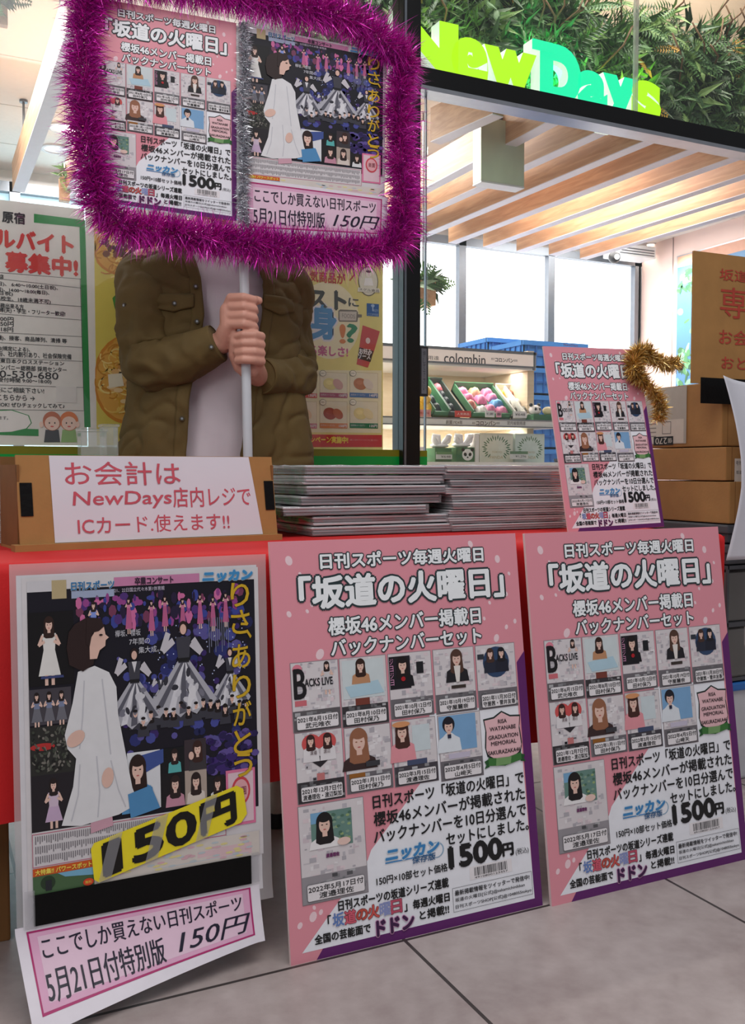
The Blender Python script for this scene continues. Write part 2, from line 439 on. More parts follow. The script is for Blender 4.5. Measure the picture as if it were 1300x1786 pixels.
far = {'d': (722, 424), 'e': (780, 432), 'f': (842, 437)}
def lx(k):  # beams sit 0.262 m apart along the front
    n = on_z(1044, 236, ZB).x + .262 * k
    return n
nm = {-8: 'first wooden ceiling beam at the left of the shop, above the recruitment poster', -7: 'second wooden ceiling beam from the left, its end beside the leaf sprig and purple tinsel',
      -2: 'short wooden ceiling beam just right of the black post, left of the hanging grey box', -1: 'wooden ceiling beam whose end stops behind the hanging grey box',
      0: 'wooden ceiling beam ending below the letter y of the lit sign', 1: 'wooden ceiling beam ending just right of the letter y of the lit sign',
      2: 'wooden ceiling beam ending below the letter s of the lit sign', 3: 'wooden ceiling beam first past the lit sign, below the leaves',
      4: 'wooden ceiling beam second past the lit sign, cut by the frame edge', 5: 'wooden ceiling beam third past the lit sign, further right', 6: 'rightmost wooden ceiling beam, nearest the pink wall'}
for k, lb in nm.items():
    if k == -2: beam(on_z(864, 205, ZB).x, 3.34, on_z(756, 253, ZB).x, 3.74, ZB, lb)
    else:
        xn = {-8: .50, -7: .75}.get(k, lx(k)); beam(xn, 3.30, xn - (.09 if k >= 0 else (.03 if k > -5 else 0)), 5.33, ZB, lb)

# downlights
def downlight(x, y, lit, label):
    o = thing('downlight', label, 'ceiling light', (x, y, 2.66))
    b = MB(); b.m('white_plastic'); n = 24
    ro, ri = .085, .065
    vs = []
    for r, z in ((ro, 0), (ro, -.008), (ri, -.008), (ri, .0)):
        vs += [(r * math.cos(2 * math.pi * i / n), r * math.sin(2 * math.pi * i / n), z) for i in range(n)]
    b.add(vs, [(k * n + i, k * n + (i + 1) % n, (k + 1) * n + (i + 1) % n, (k + 1) * n + i) for k in range(3) for i in range(n)], True); b.build('trim_ring', o)
    g = MB(); g.m('lamp_glow' if lit else mat('dim_lens', (235, 236, 240), .3, var=.02, emit=.35)); g.cyl((0, 0, -.004), (0, 0, -.001), ri, n=24); g.build('lens', o)
    if lit:
        d = bpy.data.lights.new('downlight_beam', 'SPOT'); d.energy = 26; d.spot_size = 1.9; d.spot_blend = .6; d.color = (1, .9, .76); d.shadow_soft_size = .06
        l = bpy.data.objects.new('downlight_beam', d); COL.objects.link(l); l.location = (0, 0, -.03); l.parent = o
q = on_z(112, 222, 2.66); downlight(q.x, q.y, True, 'bright round ceiling downlight beside the left edge of the purple tinsel')
q = on_z(97, 259, 2.66); downlight(q.x, q.y, False, 'dim recessed ceiling downlight below the bright one at left')
q = on_z(811, 248, 2.66); downlight(q.x, q.y, False, 'dim recessed ceiling downlight seen left of the hanging grey box')
for px, py, lb in ((760, 330, 'ceiling downlight hidden behind the beams right of the black post'), (1010, 400, 'ceiling downlight shining between the beams over the bright windows'), (1120, 432, 'ceiling downlight at the corner by the security camera')):
    q = on_z(px, py, 2.66); downlight(q.x, min(q.y, 6.0), True, lb)
d = bpy.data.lights.new('wall_washer', 'SPOT'); d.energy = 160; d.spot_size = 1.2; d.spot_blend = .8; d.color = (1, .88, .72); d.shadow_soft_size = .05
l = bpy.data.objects.new('wall_washer', d); COL.objects.link(l); l.location = (4.9, 5.55, 2.6); l.rotation_euler = Vector((.45, 0, -.5)).to_track_quat('-Z', 'Y').to_euler()

# ------------------------------------------------------------------ shopfront
xm0, xm1 = 1.493, 1.559
b = MB(); b.m('black_metal'); b.box((xm0, YG - .03, 0), (xm1, YG + .05, 3.4)); b.m('grey_metal'); b.box((xm0 + .004, YG - .032, 0), (xm0 + .012, YG - .03, 3.4)); struct(b.build('trim_1'))
b = MB(); b.m('black_metal'); b.box((xm1, YG - .03, 2.15), (4.2, YG + .05, 2.212)); b.m('silver_metal'); b.box((xm1, YG - .034, 2.135), (4.2, YG + .04, 2.15)); struct(b.build('trim_2'))
b = MB(); b.m('shop_glass'); b.box((-1.6, YG + .0, .12), (xm0, YG + .008, 3.4)); o = struct(b.build('window_20'))
g = MB(); g.m('green_film'); g.box((-1.6, YG - .002, .55), (xm0, YG - .0008, .893)); g.m('olive_film'); g.box((-1.6, YG - .002, .893), (xm0, YG - .0008, .916)); g.build('green_band', o)
b = MB(); b.m('shop_glass'); b.box((xm1, YG, .02), (1.605, YG + .008, 2.15)); o = struct(b.build('window_21'))
g = MB(); g.m('green_film'); g.box((xm1, YG - .002, .55), (1.603, YG - .0008, .893)); g.m('olive_film'); g.box((xm1, YG - .002, .893), (1.603, YG - .0008, .914)); g.build('green_band', o)
b = MB(); b.m('shop_glass'); b.box((1.61, YG + .02, .02), (4.2, YG + .028, 2.15)); b.m('grey_metal'); b.box((1.606, YG + .018, .02), (1.61, YG + .03, 2.15)); struct(b.build('door_1'))
b = MB(); b.m('shop_glass'); b.box((xm1, YG, 2.212), (2.51, YG + .008, 3.4)); b.box((2.52, YG, 2.212), (4.2, YG + .008, 3.4)); b.m(mat('clear_joint', (205, 205, 196), .25, var=.02, alpha=.5)); b.box((2.508, YG - .003, 2.212), (2.524, YG + .01, 3.4)); struct(b.build('window_22'))
b = MB(); b.m('white_paint'); b.box((-1.6, YG - .02, 0), (xm0, YG + .06, .12)); struct(b.build('baseboard_front'))

# touch switch on the sliding door
p0, p1 = on_y(728, 604, YG), on_y(743, 692, YG)
o = thing('door_switch', 'grey upright touch switch on the sliding door beside the black post', 'door switch', (p0.x, YG + .0, p1.z))
w, h = p1.x - p0.x, p0.z - p1.z
b = MB(); b.m('dark_plastic'); b.box((0, -.018, 0), (w, .0, h), bev=.003); b.build('switch_body', o)
s = Sheet(lambda u, v, l: (u, -.0185 - l, h - v)); s.rect(w * .2, h * .05, w * .8, h * .95, mat('switch_grey', (112, 116, 124), .35), 1)
s.vtext('押して下さい', w * .5, h * .1, h * .9, w * .3, ink(60, 64, 72), 2); s.build('switch_face', o)

# ------------------------------------------------------------------ lit sign letters
mat('letter_lime', (90, 130, 0), .5, var=0, emit=1.05, ecol=(178, 246, 0))
mat('letter_teal', (0, 110, 80), .5, var=0, emit=1.05, ecol=(0, 244, 172))
mat('letter_side', (235, 250, 235), .4, var=0, emit=.35, ecol=(225, 250, 225))
sign = thing('shop_sign', 'glowing lime and teal letters spelling the shop name above the door', 'lit sign', (0, 3.06, 2.262))
def letter(ch, x0, x1, z0, z1, front, off=.05, serif=False):
    c = bpy.data.curves.new('lettering', 'FONT'); c.body = ch; c.resolution_u = 6; c.extrude = .12; c.offset = off
    o = bpy.data.objects.new('lettering', c); COL.objects.link(o)
    me = bpy.data.meshes.new_from_object(o.evaluated_get(bpy.context.evaluated_depsgraph_get()))
    vs = [v.co.copy() for v in me.vertices]; fs = [tuple(p.vertices) for p in me.polygons]; nz = [p.normal.z for p in me.polygons]
    bpy.data.objects.remove(o); bpy.data.curves.remove(c); bpy.data.meshes.remove(me)
    a, bq = min(v.x for v in vs), max(v.x for v in vs); cq, dq = min(v.y for v in vs), max(v.y for v in vs)
    mb = MB()
    P = [Vector((x0 + (v.x - a) / (bq - a) * (x1 - x0), -.03 * (v.z / .12), z0 + (v.y - cq) / (dq - cq) * (z1 - z0))) for v in vs]
    mb.m(front); mb.add(P, [f for f, n in zip(fs, nz) if n > .9], False)
    mb.m('letter_side'); mb.add(P, [f for f, n in zip(fs, nz) if n <= .9], False)
    if serif:
        for za, zb in ((z0, z0 + .035), (z1 - .038, z1)):
            mb.m('letter_side'); mb.box((x0 - .035, -.028, za), (x0 + .06, .03, zb)); mb.m(front); mb.box((x0 - .035, -.0312, za), (x0 + .06, -.028, zb))
    mb.build('letter', sign)
def sx(px, py): return on_y(px, py, 3.03).x
for ch, a, c, z0, z1, col, off, sf in (('N', sx(690, 50), sx(800, 60), 0, .20, 'letter_lime', .075, False), ('e', sx(788, 100), sx(852, 120), -.005, .165, 'letter_lime', .07, False),
        ('w', sx(845, 110), sx(936, 130), 0, .155, 'letter_lime', .07, False), ('D', sx(942, 130), sx(1014, 150), -.01, .215, 'letter_teal', .075, True),
        ('a', sx(1008, 150), sx(1060, 170), -.005, .145, 'letter_teal', .07, False), ('y', sx(1052, 170), sx(1112, 190), -.065, .15, 'letter_teal', .07, False),
        ('s', sx(1102, 180), sx(1153, 210), -.005, .155, 'letter_lime', .075, False)):
    letter(ch, a, c, z0, z1, col, off, sf)
r_ = MB(); r_.m('grey_metal'); r_.box((sx(690, 50), .02, -.03), (sx(1153, 210), .04, -.012)); r_.build('mounting_rail', sign)
for i, (px, col, e) in enumerate(((790, (.5, 1, .02), 1.0), (1000, (0, 1, .35), 2.2), (1130, (.4, 1, .03), .8))):
    d = bpy.data.lights.new('sign_glow', 'AREA'); d.shape = 'RECTANGLE'; d.size = .3; d.size_y = .1; d.energy = e; d.color = col
    l = bpy.data.objects.new('sign_glow', d); COL.objects.link(l); l.location = (sx(px, 120), .036, .1); l.parent = sign; l.rotation_euler = (math.radians(140), 0, 0); d.spread = 1.3

# ------------------------------------------------------------------ artificial foliage
GREENS = [mat('leaf_dark', (52, 86, 42), .5, var=.2), mat('leaf_mid', (84, 126, 66), .5, var=.2), mat('leaf_light', (140, 172, 100), .5, var=.2), mat('leaf_grey', (128, 146, 116), .55, var=.15), mat('leaf_gold', (196, 150, 46), .5, var=.2)]
mat('twig', (118, 88, 60), .7)
def leaf(mb, p, d, n, L, W, m):
    d = d.normalized(); s = d.cross(n).normalized(); n = s.cross(d)
    mb.m(m); a = p + d * L * .45
    mb.add([p, a + s * W + n * W * .2, p + d * L - n * L * .18, a - s * W + n * W * .2, a - n * W * .1], [(0, 4, 1), (4, 2, 1), (0, 3, 4), (4, 3, 2)], False)
def spray(mb, p, out, kind, sc, R):
    m = R.choices(GREENS, (5, 6, 3, 1.4, .25))[0]
    if kind == 0:   # whorl of lance leaves
        for i in range(9):
            d = (out + Vector((R.uniform(-1, 1), R.uniform(-.4, .4), R.uniform(-1, 1)))).normalized()
            leaf(mb, p, d, Vector((R.uniform(-.4, .4), -1, R.uniform(-.2, .6))), sc * R.uniform(.5, 1.05), sc * .10, m)
    elif kind == 1:  # fern frond
        d = (out * .7 + Vector((R.uniform(-1, 1), -.1, R.uniform(-1, .6)))).normalized(); n = Vector((.1, -1, .25)); s = d.cross(n).normalized()
        q = p.copy()
        for i in range(11):
            k = math.sin(math.pi * (i + 1.5) / 13)
            for e in (-1, 1): leaf(mb, q, (d * .55 + s * e).normalized(), n, sc * .36 * k, sc * .045, m)
            q = q + d * sc * .11; d = (d + Vector((0, 0, -.05))).normalized()
    else:           # fine needles
        for i in range(16):
            d = (out * .6 + Vector((R.uniform(-1, 1), R.uniform(-.5, .3), R.uniform(-1, .9)))).normalized()
            leaf(mb, p, d, Vector((0, -1, .2)), sc * R.uniform(.4, .8), sc * .028, m)
R = random.Random(11)
fo = MB()
for i in range(1900):
    x = R.uniform(1.15, 3.85); top = (3.2 if x < 2.45 else 2.80) + R.uniform(-.1, .06); bot = 2.36 + R.uniform(0, .06)
    z = R.uniform(bot, top); p = Vector((x, R.uniform(3.22, 3.33), z))
    spray(fo, p, Vector((0, -1, -.1)), R.choices((0, 1, 2), (4, 4, 5))[0], R.uniform(.08, .16), R)
for i in range(70):
    p = Vector((R.uniform(1.15, 3.85), 3.2, R.uniform(2.5, 2.95))); q = p + Vector((R.uniform(-.15, .15), -.06, R.uniform(.05, .2)))
    fo.m('twig'); fo.tube([p, (p + q) / 2 + Vector((.02, -.02, 0)), q], .004, 6)
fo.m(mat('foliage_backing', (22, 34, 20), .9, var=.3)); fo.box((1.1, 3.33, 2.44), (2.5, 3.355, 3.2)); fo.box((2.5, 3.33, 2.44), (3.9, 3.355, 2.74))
tag(fo.build('artificial_foliage'), 'dense wall of green artificial leaves and ferns behind the lit shop sign', 'foliage', kind='stuff')
fl = MB()
for i in range(42):
    p = on_y(R.uniform(-40, 26), R.uniform(-30, 8), 3.3) + Vector((0, R.uniform(-.08, .03), 0)); spray(fl, p, Vector((.2, -1, -.5)), R.choice((0, 1, 2)), R.uniform(.06, .1), R)
fl.m('beam_wood'); q = on_y(-20, 45, 3.36); q2 = on_y(11, -30, 3.36); fl.box((q.x - .2, 3.33, q.z), (q2.x, 3.356, 3.3))
tag(fl.build('leaf_cluster'), 'leaves over a wooden edge in the top left corner', 'foliage', kind='stuff')
def planter(px, py, Y, label, n, hang=True, w=.10, spread=.16):
    c = on_y(px, py, Y); o = thing('hanging_planter', label, 'hanging plant', c)
    b = MB(); b.m('beam_wood'); b.box((-w / 2, -w / 2, -.1), (w / 2, w / 2, .02), bev=.004); b.build('planter_box', o)
    if hang:
        b = MB(); b.m('grey_metal'); b.cyl((0, 0, .02), (0, 0, 2.66 - c.z), .004, n=8); b.build('hanging_rod', o)
    f = MB()
    for i in range(n): spray(f, Vector((R.uniform(-w, w), R.uniform(-w, w) * .6, R.uniform(-.02, .06))), Vector((R.uniform(-1, 1), -.5, R.uniform(-.9, .7))), R.choice((0, 1)), R.uniform(spread * .5, spread), R)
    ob = f.build('foliage', o); ob['kind'] = 'stuff'
planter(738, 500, 4.3, 'small hanging planter with drooping leaves beside the black post', 26)
planter(112, 318, 5.2, 'small leaf sprig on a wooden box left of the purple tinsel', 5, False, .05, .09)

# ------------------------------------------------------------------ grey box hanging from the ceiling
c = on_y(878, 265, 3.62); o = thing('hanging_sign_box', 'blank grey metal sign box hanging from a rod below the ceiling', 'hanging sign', (c.x, 3.62, c.z))
b = MB(); b.m(mat('box_reflection', (196, 202, 184), .35, metal=.2, var=.18, scale=5, stretch=(1, 1, .6))); b.box((-.115, 0, -.14), (.115, .07, .14), bev=.004); b.build('box_body', o)  # mottled green-grey paints the reflected leaves into the metal colour
b = MB(); b.m('white_plastic'); b.box((-.115, -.001, -.147), (.115, .071, -.14)); b.build('bottom_edge', o)
b = MB(); b.m('grey_metal'); b.cyl((0, .035, .14), (0, .035, 2.66 - c.z), .008); b.cyl((0, .035, .14), (0, .035, .16), .016); b.build('hanging_rod', o)

# security camera and air vent in the far corner
c = on_y(1072, 449, 5.7); o = thing('security_camera', 'small round security camera under the ceiling near the far window corner', 'camera', c)
b = MB(); b.m('white_plastic'); b.cyl((0, 0, 0), (0, 0, 2.66 - c.z), .012); b.cyl((0, 0, .04), (.06, .02, .07), .02); b.build('bracket', o)
b = MB(); b.m('dark_plastic'); b.sph((0, 0, 0), .045); b.build('camera_ball', o)
b = MB(); b.m('white_plastic'); b.cyl((-.01, -.04, -.004), (-.012, -.048, -.006), .02); b.build('camera_lens', o)
c = on_y(1098, 441, 5.9); o = thing('air_curtain', 'white slotted air unit above the window at the far corner', 'air unit', c)
b = MB(); b.m('white_plastic'); b.box((-.16, .0, .05), (.18, .06, 2.66 - c.z)); b.box((-.18, -.08, -.045), (.2, .1, .05), bev=.01); b.build('unit_body', o)
b = MB(); b.m('grey_metal'); [b.box((-.16, -.084, -.03 + i * .02), (.18, -.079, -.022 + i * .02)) for i in range(3)]; b.build('vent_slats', o)

# landscape panel on the pink wall
def pan(px, py): return on_x(px, py, 5.345)
a, c = pan(1181, 447), pan(1181, 688)
o = thing('landscape_panel', 'tall panel of trees and blue sky on the pink wall behind the cardboard sign', 'wall panel', (5.345, 0, 0))
s = Sheet(lambda u, v, l: (-l, a.y - u, a.z - v)); W_, H_ = a.y - 4.1, a.z - c.z
b = MB(); b.m('silver_metal'); b.box((0, a.y - W_, c.z), (.014, a.y, a.z)); b.build('panel_frame', o)
s.rect(0.01, 0.01, W_, H_ - .01, mat('print_sky', (66, 116, 158), .35, var=.12, scale=3), 1)
s.rect(0.01, 0.01, W_, .09, mat('print_brick', (190, 142, 120), .5), 2)
Rp = random.Random(3)
GP = [ink(52, 100, 66), ink(74, 130, 86), ink(104, 160, 116), ink(40, 78, 60), ink(130, 178, 150)]
for i in range(420):
    u = Rp.uniform(0.02, W_ - .05); t = Rp.random()
    v = Rp.uniform(.1, .32) if t < .3 else (Rp.uniform(H_ * .68, H_ - .05) if t < .92 else Rp.uniform(.3, H_ * .68))
    if v < .5 and u > .5: continue
    s.ell(u, v, Rp.uniform(.02, .06), Rp.uniform(.01, .03), Rp.choice(GP), Rp.choice((2, 3, 4, 5)), 7, Rp.uniform(0, 3))
s.build('landscape_print', o)
# ------------------------------------------------------------------ posters in the window
def conv(sc, ox, oy): return lambda x, y: (ox + x / sc, oy + y / sc)
class PX(Sheet):
    """sheet on an upright plane y = Y, coordinates given as seen points"""
    def __init__(s, Y, root, cv=lambda x, y: (x, y)):
        s.Y = Y; s.root = root.location.copy(); s.cv = cv
        super().__init__(lambda u, v, l: (u - s.root.x, Y - l - s.root.y, -v - s.root.z))
    def q(s, x, y):
        p = on_y(*s.cv(x, y), s.Y); return p.x, -p.z
    def tx(s, body, xl, yl, xr, yr, h, m, L=3, **k):
        (u0, v0), (u1, v1) = s.q(xl, yl), s.q(xr, yr); c = (v0 + v1) / 2
        xm, ym = (xl + xr) / 2, (yl + yr) / 2; hh = s.q(xm, ym + h / 2)[1] - s.q(xm, ym - h / 2)[1]
        return s.text(body, u0, c - hh / 2, u1, c + hh / 2, m, L, **k)
    def bx(s, x0, y0, x1, y1, m, L=1):
        (u0, v0), (u1, v1) = s.q(x0, y0), s.q(x1, y1); return s.rect(u0, v0, u1, v1, m, L)
    def pg(s, pts, m, L=1): return s.poly([s.q(*p) for p in pts], m, L)
    def el(s, x, y, rx, ry, m, L=1, **k):
        u, v = s.q(x, y); a = s.q(x + rx, y)[0] - u; b = s.q(x, y + ry)[1] - v; return s.ell(u, v, a, b, m, L, **k)
    def ln(s, pts, w, m, L=2):
        ww = s.q(pts[0][0] + w, pts[0][1])[0] - s.q(*pts[0])[0]; return s.line([s.q(*p) for p in pts], ww, m, L)
BLK, DK, WH = ink(30, 30, 32), ink(54, 54, 58), ink(236, 234, 232)
YP = YG + .014
def paper(root, x0, z0, x1, z1, m, th=.001):
    b = MB(); b.m(m); b.box((x0, 0, z0), (x1, th, z1)); return b.build('paper_sheet', root)

# recruitment poster
o = thing('recruitment_poster', 'white and green staff recruitment poster at the left of the shop window', 'poster', (.455, YP, .915), group=None)
paper(o, -.515, .004, .0, .70, ink(232, 230, 222))
c3 = conv(2.975, 0, 200)
s = PX(YP, o, c3)
GR = ink(44, 146, 74); RD = ink(214, 62, 52)
s.pg([(176, 514), (442, 548), (442, 586), (176, 560)], GR, 1); s.pg([(412, 575), (442, 560), (470, 1622), (438, 1622)], GR, 1)
s.build('green_border', o)
s = PX(YP, o, c3)
s.tx('ファミリーマート 原宿'[-2:], 12, 530, 128, 540, 58, BLK, bold=.0012)
s.tx('アルバイト', -125, 640, 378, 664, 92, RD, bold=.003); s.tx('募集中!', 30, 770, 400, 785, 98, RD, bold=.003)
s.build('red_headline', o)
s = PX(YP, o, c3)
for yl, yr in ((818, 853), (850, 900), (962, 996), (1032, 1066), (1130, 1152), (1182, 1208), (1262, 1280), (1402, 1416), (1530, 1536)):
    s.ln([(-300, yl - 30), (-20, yl), (420 + (yr - 850) * .02, yr)], 2.2, BLK, 2)
s.ln([(416, 853), (436, 1536)], 2.2, BLK, 2)
for t, xl, yl, xr, yr, h in (('原宿駅店', -60, 836, 18, 840, 22), ('6:30〜13:00(平日)、 6:40〜10:00(土日祝)、', -190, 868, 300, 897, 24), ('10:00〜14:00(平日)、14:00〜18:00(毎日)、', -190, 902, 255, 918, 24), ('8:00〜22:00(土日祝)', -230, 915, 66, 926, 24),
        ('(深夜、高校生、18歳未満不可)', -120, 950, 262, 968, 26), ('週2日以上、勤務出来る方', -160, 985, 122, 993, 26), ('主婦(夫)・学生・フリーター歓迎!', -30, 1012, 338, 1036, 28), ('早朝 1,300円', -130, 1056, 70, 1058, 26), ('昼間 1,050円', -130, 1082, 70, 1084, 26), ('深夜 1,418円', -130, 1110, 68, 1112, 26),
        ('レジ(釣り銭機)、接客、商品陳列、清掃 等', -160, 1152, 346, 1174, 28), ('交通費支給(規定による)、', -120, 1210, 155, 1218, 26), ('制服貸与、社内割引あり、社会保険完備', -90, 1240, 370, 1252, 28), ('(株)JR東日本クロスステーション', -70, 1278, 332, 1290, 26), ('リテールカンパニー総務部 採用センター', -130, 1310, 345, 1320, 26),
        ('0120-530-680', -118, 1345, 302, 1352, 36), ('(受付時間 9:00〜18:00)', -20, 1378, 266, 1385, 26), ('お気軽にご相談下さい!', -90, 1428, 228, 1430, 28), ('ご応募はこちらから →', -150, 1464, 180, 1468, 32), ('24時間OK! ぜひチェックしてみて♪', -80, 1506, 334, 1508, 24), ('お待ちしております。', -160, 1572, 42, 1572, 20)):
    s.tx(t, xl, yl, xr, yr, h, BLK, bold=.0003)
s.build('printed_text', o)
s = PX(YP, o, c3)
s.pg([(-60, 1535), (60, 1530), (150, 1560), (165, 1600), (140, 1630), (200, 1632), (200, 1668), (90, 1665), (-60, 1660)], GR, 2); s.pg([(-60, 1540), (60, 1535), (145, 1562), (160, 1600), (135, 1628), (60, 1645), (-60, 1650)], ink(240, 238, 232), 3)
for cx, hair, coat in ((270, (196, 116, 84), (70, 74, 80)), (358, (226, 128, 70), (150, 190, 120))):
    s.pg([(cx - 34, 1635), (cx + 34, 1635), (cx + 42, 1700), (cx - 42, 1700)], ink(*coat), 3)
    s.el(cx, 1590, 48, 50, ink(*hair), 4); s.el(cx, 1602, 38, 36, ink(244, 214, 196), 5)
    for e in (-14, 14): s.el(cx + e, 1600, 3.5, 5, BLK, 6, n=8)
    s.el(cx, 1618, 9, 4, ink(220, 110, 100), 6, n=10); s.el(cx + (-56 if cx < 300 else 44), 1608, 11, 16, ink(244, 214, 196), 5)
s.bx(290, 1410, 398, 1496, ink(226, 224, 218), 3)
s.build('staff_drawing', o)

# pasta poster
o = thing('pasta_poster', 'yellow poster of pasta bowls behind the person at left', 'poster', (.47, YP, .90))
paper(o, -.012, 0.0, .47, .735, ink(240, 238, 230))
s = PX(YP, o); s.rect(.4825, -1.62, .935, -.922, ink(226, 210, 96), 1)
s.build('yellow_ground', o)
Rn = random.Random(5)
def bowl(cx, cy, rx, ry, kind):
    s = PX(YP, o)
    u0 = s.q(166, cy)[0]
    def cl(x): return max(x, 166)
    def E(x, y, a, b, m, L, n=26):
        s.pg([(cl(x + a * math.cos(2 * math.pi * i / n)), y + b * math.sin(2 * math.pi * i / n)) for i in range(n)], m, L)
    E(cx, cy, rx, ry, ink(214, 140, 46), 2); E(cx, cy, rx * .92, ry * .92, ink(232, 176, 80), 3)
    for i in range(150):
        a = Rn.uniform(0, 6.28); r = Rn.uniform(.15, .86); x, y = cx + rx * r * math.cos(a), cy + ry * r * math.sin(a); b0 = Rn.uniform(0, 6.28); rr = Rn.uniform(8, 22)
        pts = [(cl(x + rr * math.cos(b0 + t * .5)), y + rr * .8 * math.sin(b0 + t * .5)) for t in range(6)]
        s.ln(pts, 2.4, Rn.choice((ink(244, 208, 104), ink(226, 172, 62), ink(250, 226, 140), ink(206, 140, 44))), Rn.choice((4, 4.5, 5)))
    if kind:
        for i in range(34):
            a = Rn.uniform(0, 6.28); r = Rn.uniform(0, .5); x, y = cx + rx * r * math.cos(a), cy + ry * (.1 + r * .8 * math.sin(a)); E(x, y, Rn.uniform(4, 9), Rn.uniform(3, 6), Rn.choice((ink(236, 190, 120), ink(214, 156, 84), ink(246, 216, 160))), 6, 9)
        s.pg([(188, 653), (212, 651), (216, 673), (190, 677)], ink(246, 240, 214), 7)
    else:
        for i in range(70):
            x, y = cl(cx + Rn.gauss(0, rx * .3)), cy - 12 + Rn.gauss(0, ry * .35)
            if y > cy + 16: continue
            E(x, y, Rn.uniform(4, 9), Rn.uniform(4, 7), Rn.choice((ink(104, 58, 34), ink(84, 44, 28), ink(128, 74, 44))), 6, 8)
        for i in range(60): E(cl(cx + Rn.gauss(-12, 22)), cy - 22 + Rn.gauss(0, 9), 1.6, 1.6, ink(240, 226, 190), 7, 6)
    s.build('pasta_bowl', o)
bowl(224, 437, 62, 46, False); bowl(222, 662, 60, 78, True)
s = PX(YP, o); s.pg([(196, 520), (201, 515), (206, 520), (209, 535), (206, 545), (200, 538)], ink(70, 150, 60), 2); s.build('basil_leaf', o)

# campaign poster
o = thing('campaign_poster', 'yellow snack campaign poster right of the person, red strip along its bottom', 'poster', (.945, YP - .0015, .905))
paper(o, 0, 0, .492, .72, ink(236, 226, 140))
c6 = conv(4.464, 480, 420)
YC = YP - .0015
s = PX(YC, o, c6)
s.pg([(95, 1005), (830, 1010), (825, 1495), (60, 1490)], ink(242, 236, 196), 1)
s.el(420, 620, 240, 300, ink(246, 240, 200), 1, n=30); s.pg([(-100, 1505), (832, 1512), (832, 1606), (-100, 1606)], ink(206, 44, 44), 2)
s.build('printed_ground', o)
s = PX(YC, o, c6)
s.tx('あの人気商品が', 60, 262, 545, 292, 86, ink(196, 78, 60), bold=.001); s.ln([(580, 310), (618, 262)], 10, ink(196, 78, 60), 3); s.build('slogan', o); s = PX(YC, o, c6)
s.tx('ピネスト', -60, 430, 550, 455, 150, ink(74, 82, 78), bold=.0035); s.tx('に', 572, 478, 650, 482, 62, ink(84, 92, 88), bold=.001); s.build('product_title', o); s = PX(YC, o, c6)
s.tx('変身', 60, 610, 470, 640, 260, ink(92, 156, 204), bold=.005, out=ink(236, 236, 240), ow=.006)
s.tx('!', 505, 725, 545, 725, 140, ink(222, 140, 84), bold=.0025); s.tx('?', 560, 718, 636, 722, 136, ink(60, 146, 106), bold=.0025); s.build('blue_headline', o); s = PX(YC, o, c6)
s.tx('える楽しさ!', 190, 850, 565, 862, 78, ink(206, 106, 150), bold=.0012); s.build('pink_slogan', o); s = PX(YC, o, c6)
s.tx('アプリでキャンペーン実施中!', 20, 1546, 566, 1548, 52, ink(244, 222, 70), 4, bold=.001); s.tx('※詳しくはキャンペーンサイトをご覧ください', 580, 1550, 800, 1553, 14, ink(240, 190, 180), 4); s.build('campaign_line', o); s = PX(YC, o, c6)
s.tx('サクサク', 95, 168, 235, 172, 40, ink(70, 100, 150), bold=.002)
s.build('blue_tab', o)
s = PX(YC, o, c6)
s.el(725, 315, 78, 116, ink(120, 116, 92), 2, n=28); s.el(725, 315, 71, 108, ink(236, 234, 212), 3, n=28)
s.pg([(690, 350), (700, 290), (752, 290), (766, 350)], ink(250, 250, 244), 4); s.el(726, 258, 22, 26, ink(250, 244, 232), 5); s.el(726, 240, 20, 10, ink(70, 66, 56), 6)
s.pg([(644, 364), (810, 372), (816, 404), (640, 396)], ink(240, 238, 220), 6); s.tx('スグル食品', 652, 381, 808, 388, 20, ink(90, 86, 66), 7); s.build('round_emblem', o)
s = PX(YC, o, c6)
s.bx(713, 486, 808, 592, ink(40, 98, 164), 2); s.el(760, 506, 14, 12, ink(170, 200, 230), 3); s.ln([(760, 515), (760, 548)], 9, ink(170, 200, 230), 3); s.tx('KEY', 766, 545, 806, 545, 20, ink(170, 200, 230), 3); s.tx('COFFEE', 720, 576, 804, 576, 20, ink(170, 200, 230), 3); s.build('coffee_logo', o)
s = PX(YC, o, c6)
s.pg([(492, 545), (505, 535), (632, 540), (645, 555), (645, 572), (675, 574), (675, 596), (645, 598), (640, 632), (500, 630), (492, 615)], ink(130, 124, 112), 2); s.pg([(500, 550), (635, 552), (630, 622), (502, 620)], ink(216, 210, 196), 3); s.tx('FOODS', 520, 585, 620, 588, 34, ink(150, 144, 132), 4); s.build('sauce_logo', o)
s = PX(YC, o, c6)
s.pg([(682, 658), (815, 705), (800, 760), (770, 860), (722, 988), (634, 962), (655, 835), (668, 740)], ink(206, 86, 84), 2); s.pg([(655, 830), (766, 858), (742, 945), (642, 915)], ink(54, 44, 42), 3)
s.tx('お好み', 655, 848, 752, 876, 42, WH, 4, bold=.0008); s.tx('ソース', 646, 888, 740, 912, 42, WH, 4, bold=.0008); s.el(722, 778, 18, 24, ink(240, 220, 210), 3); s.build('sauce_tube', o)
k = 0
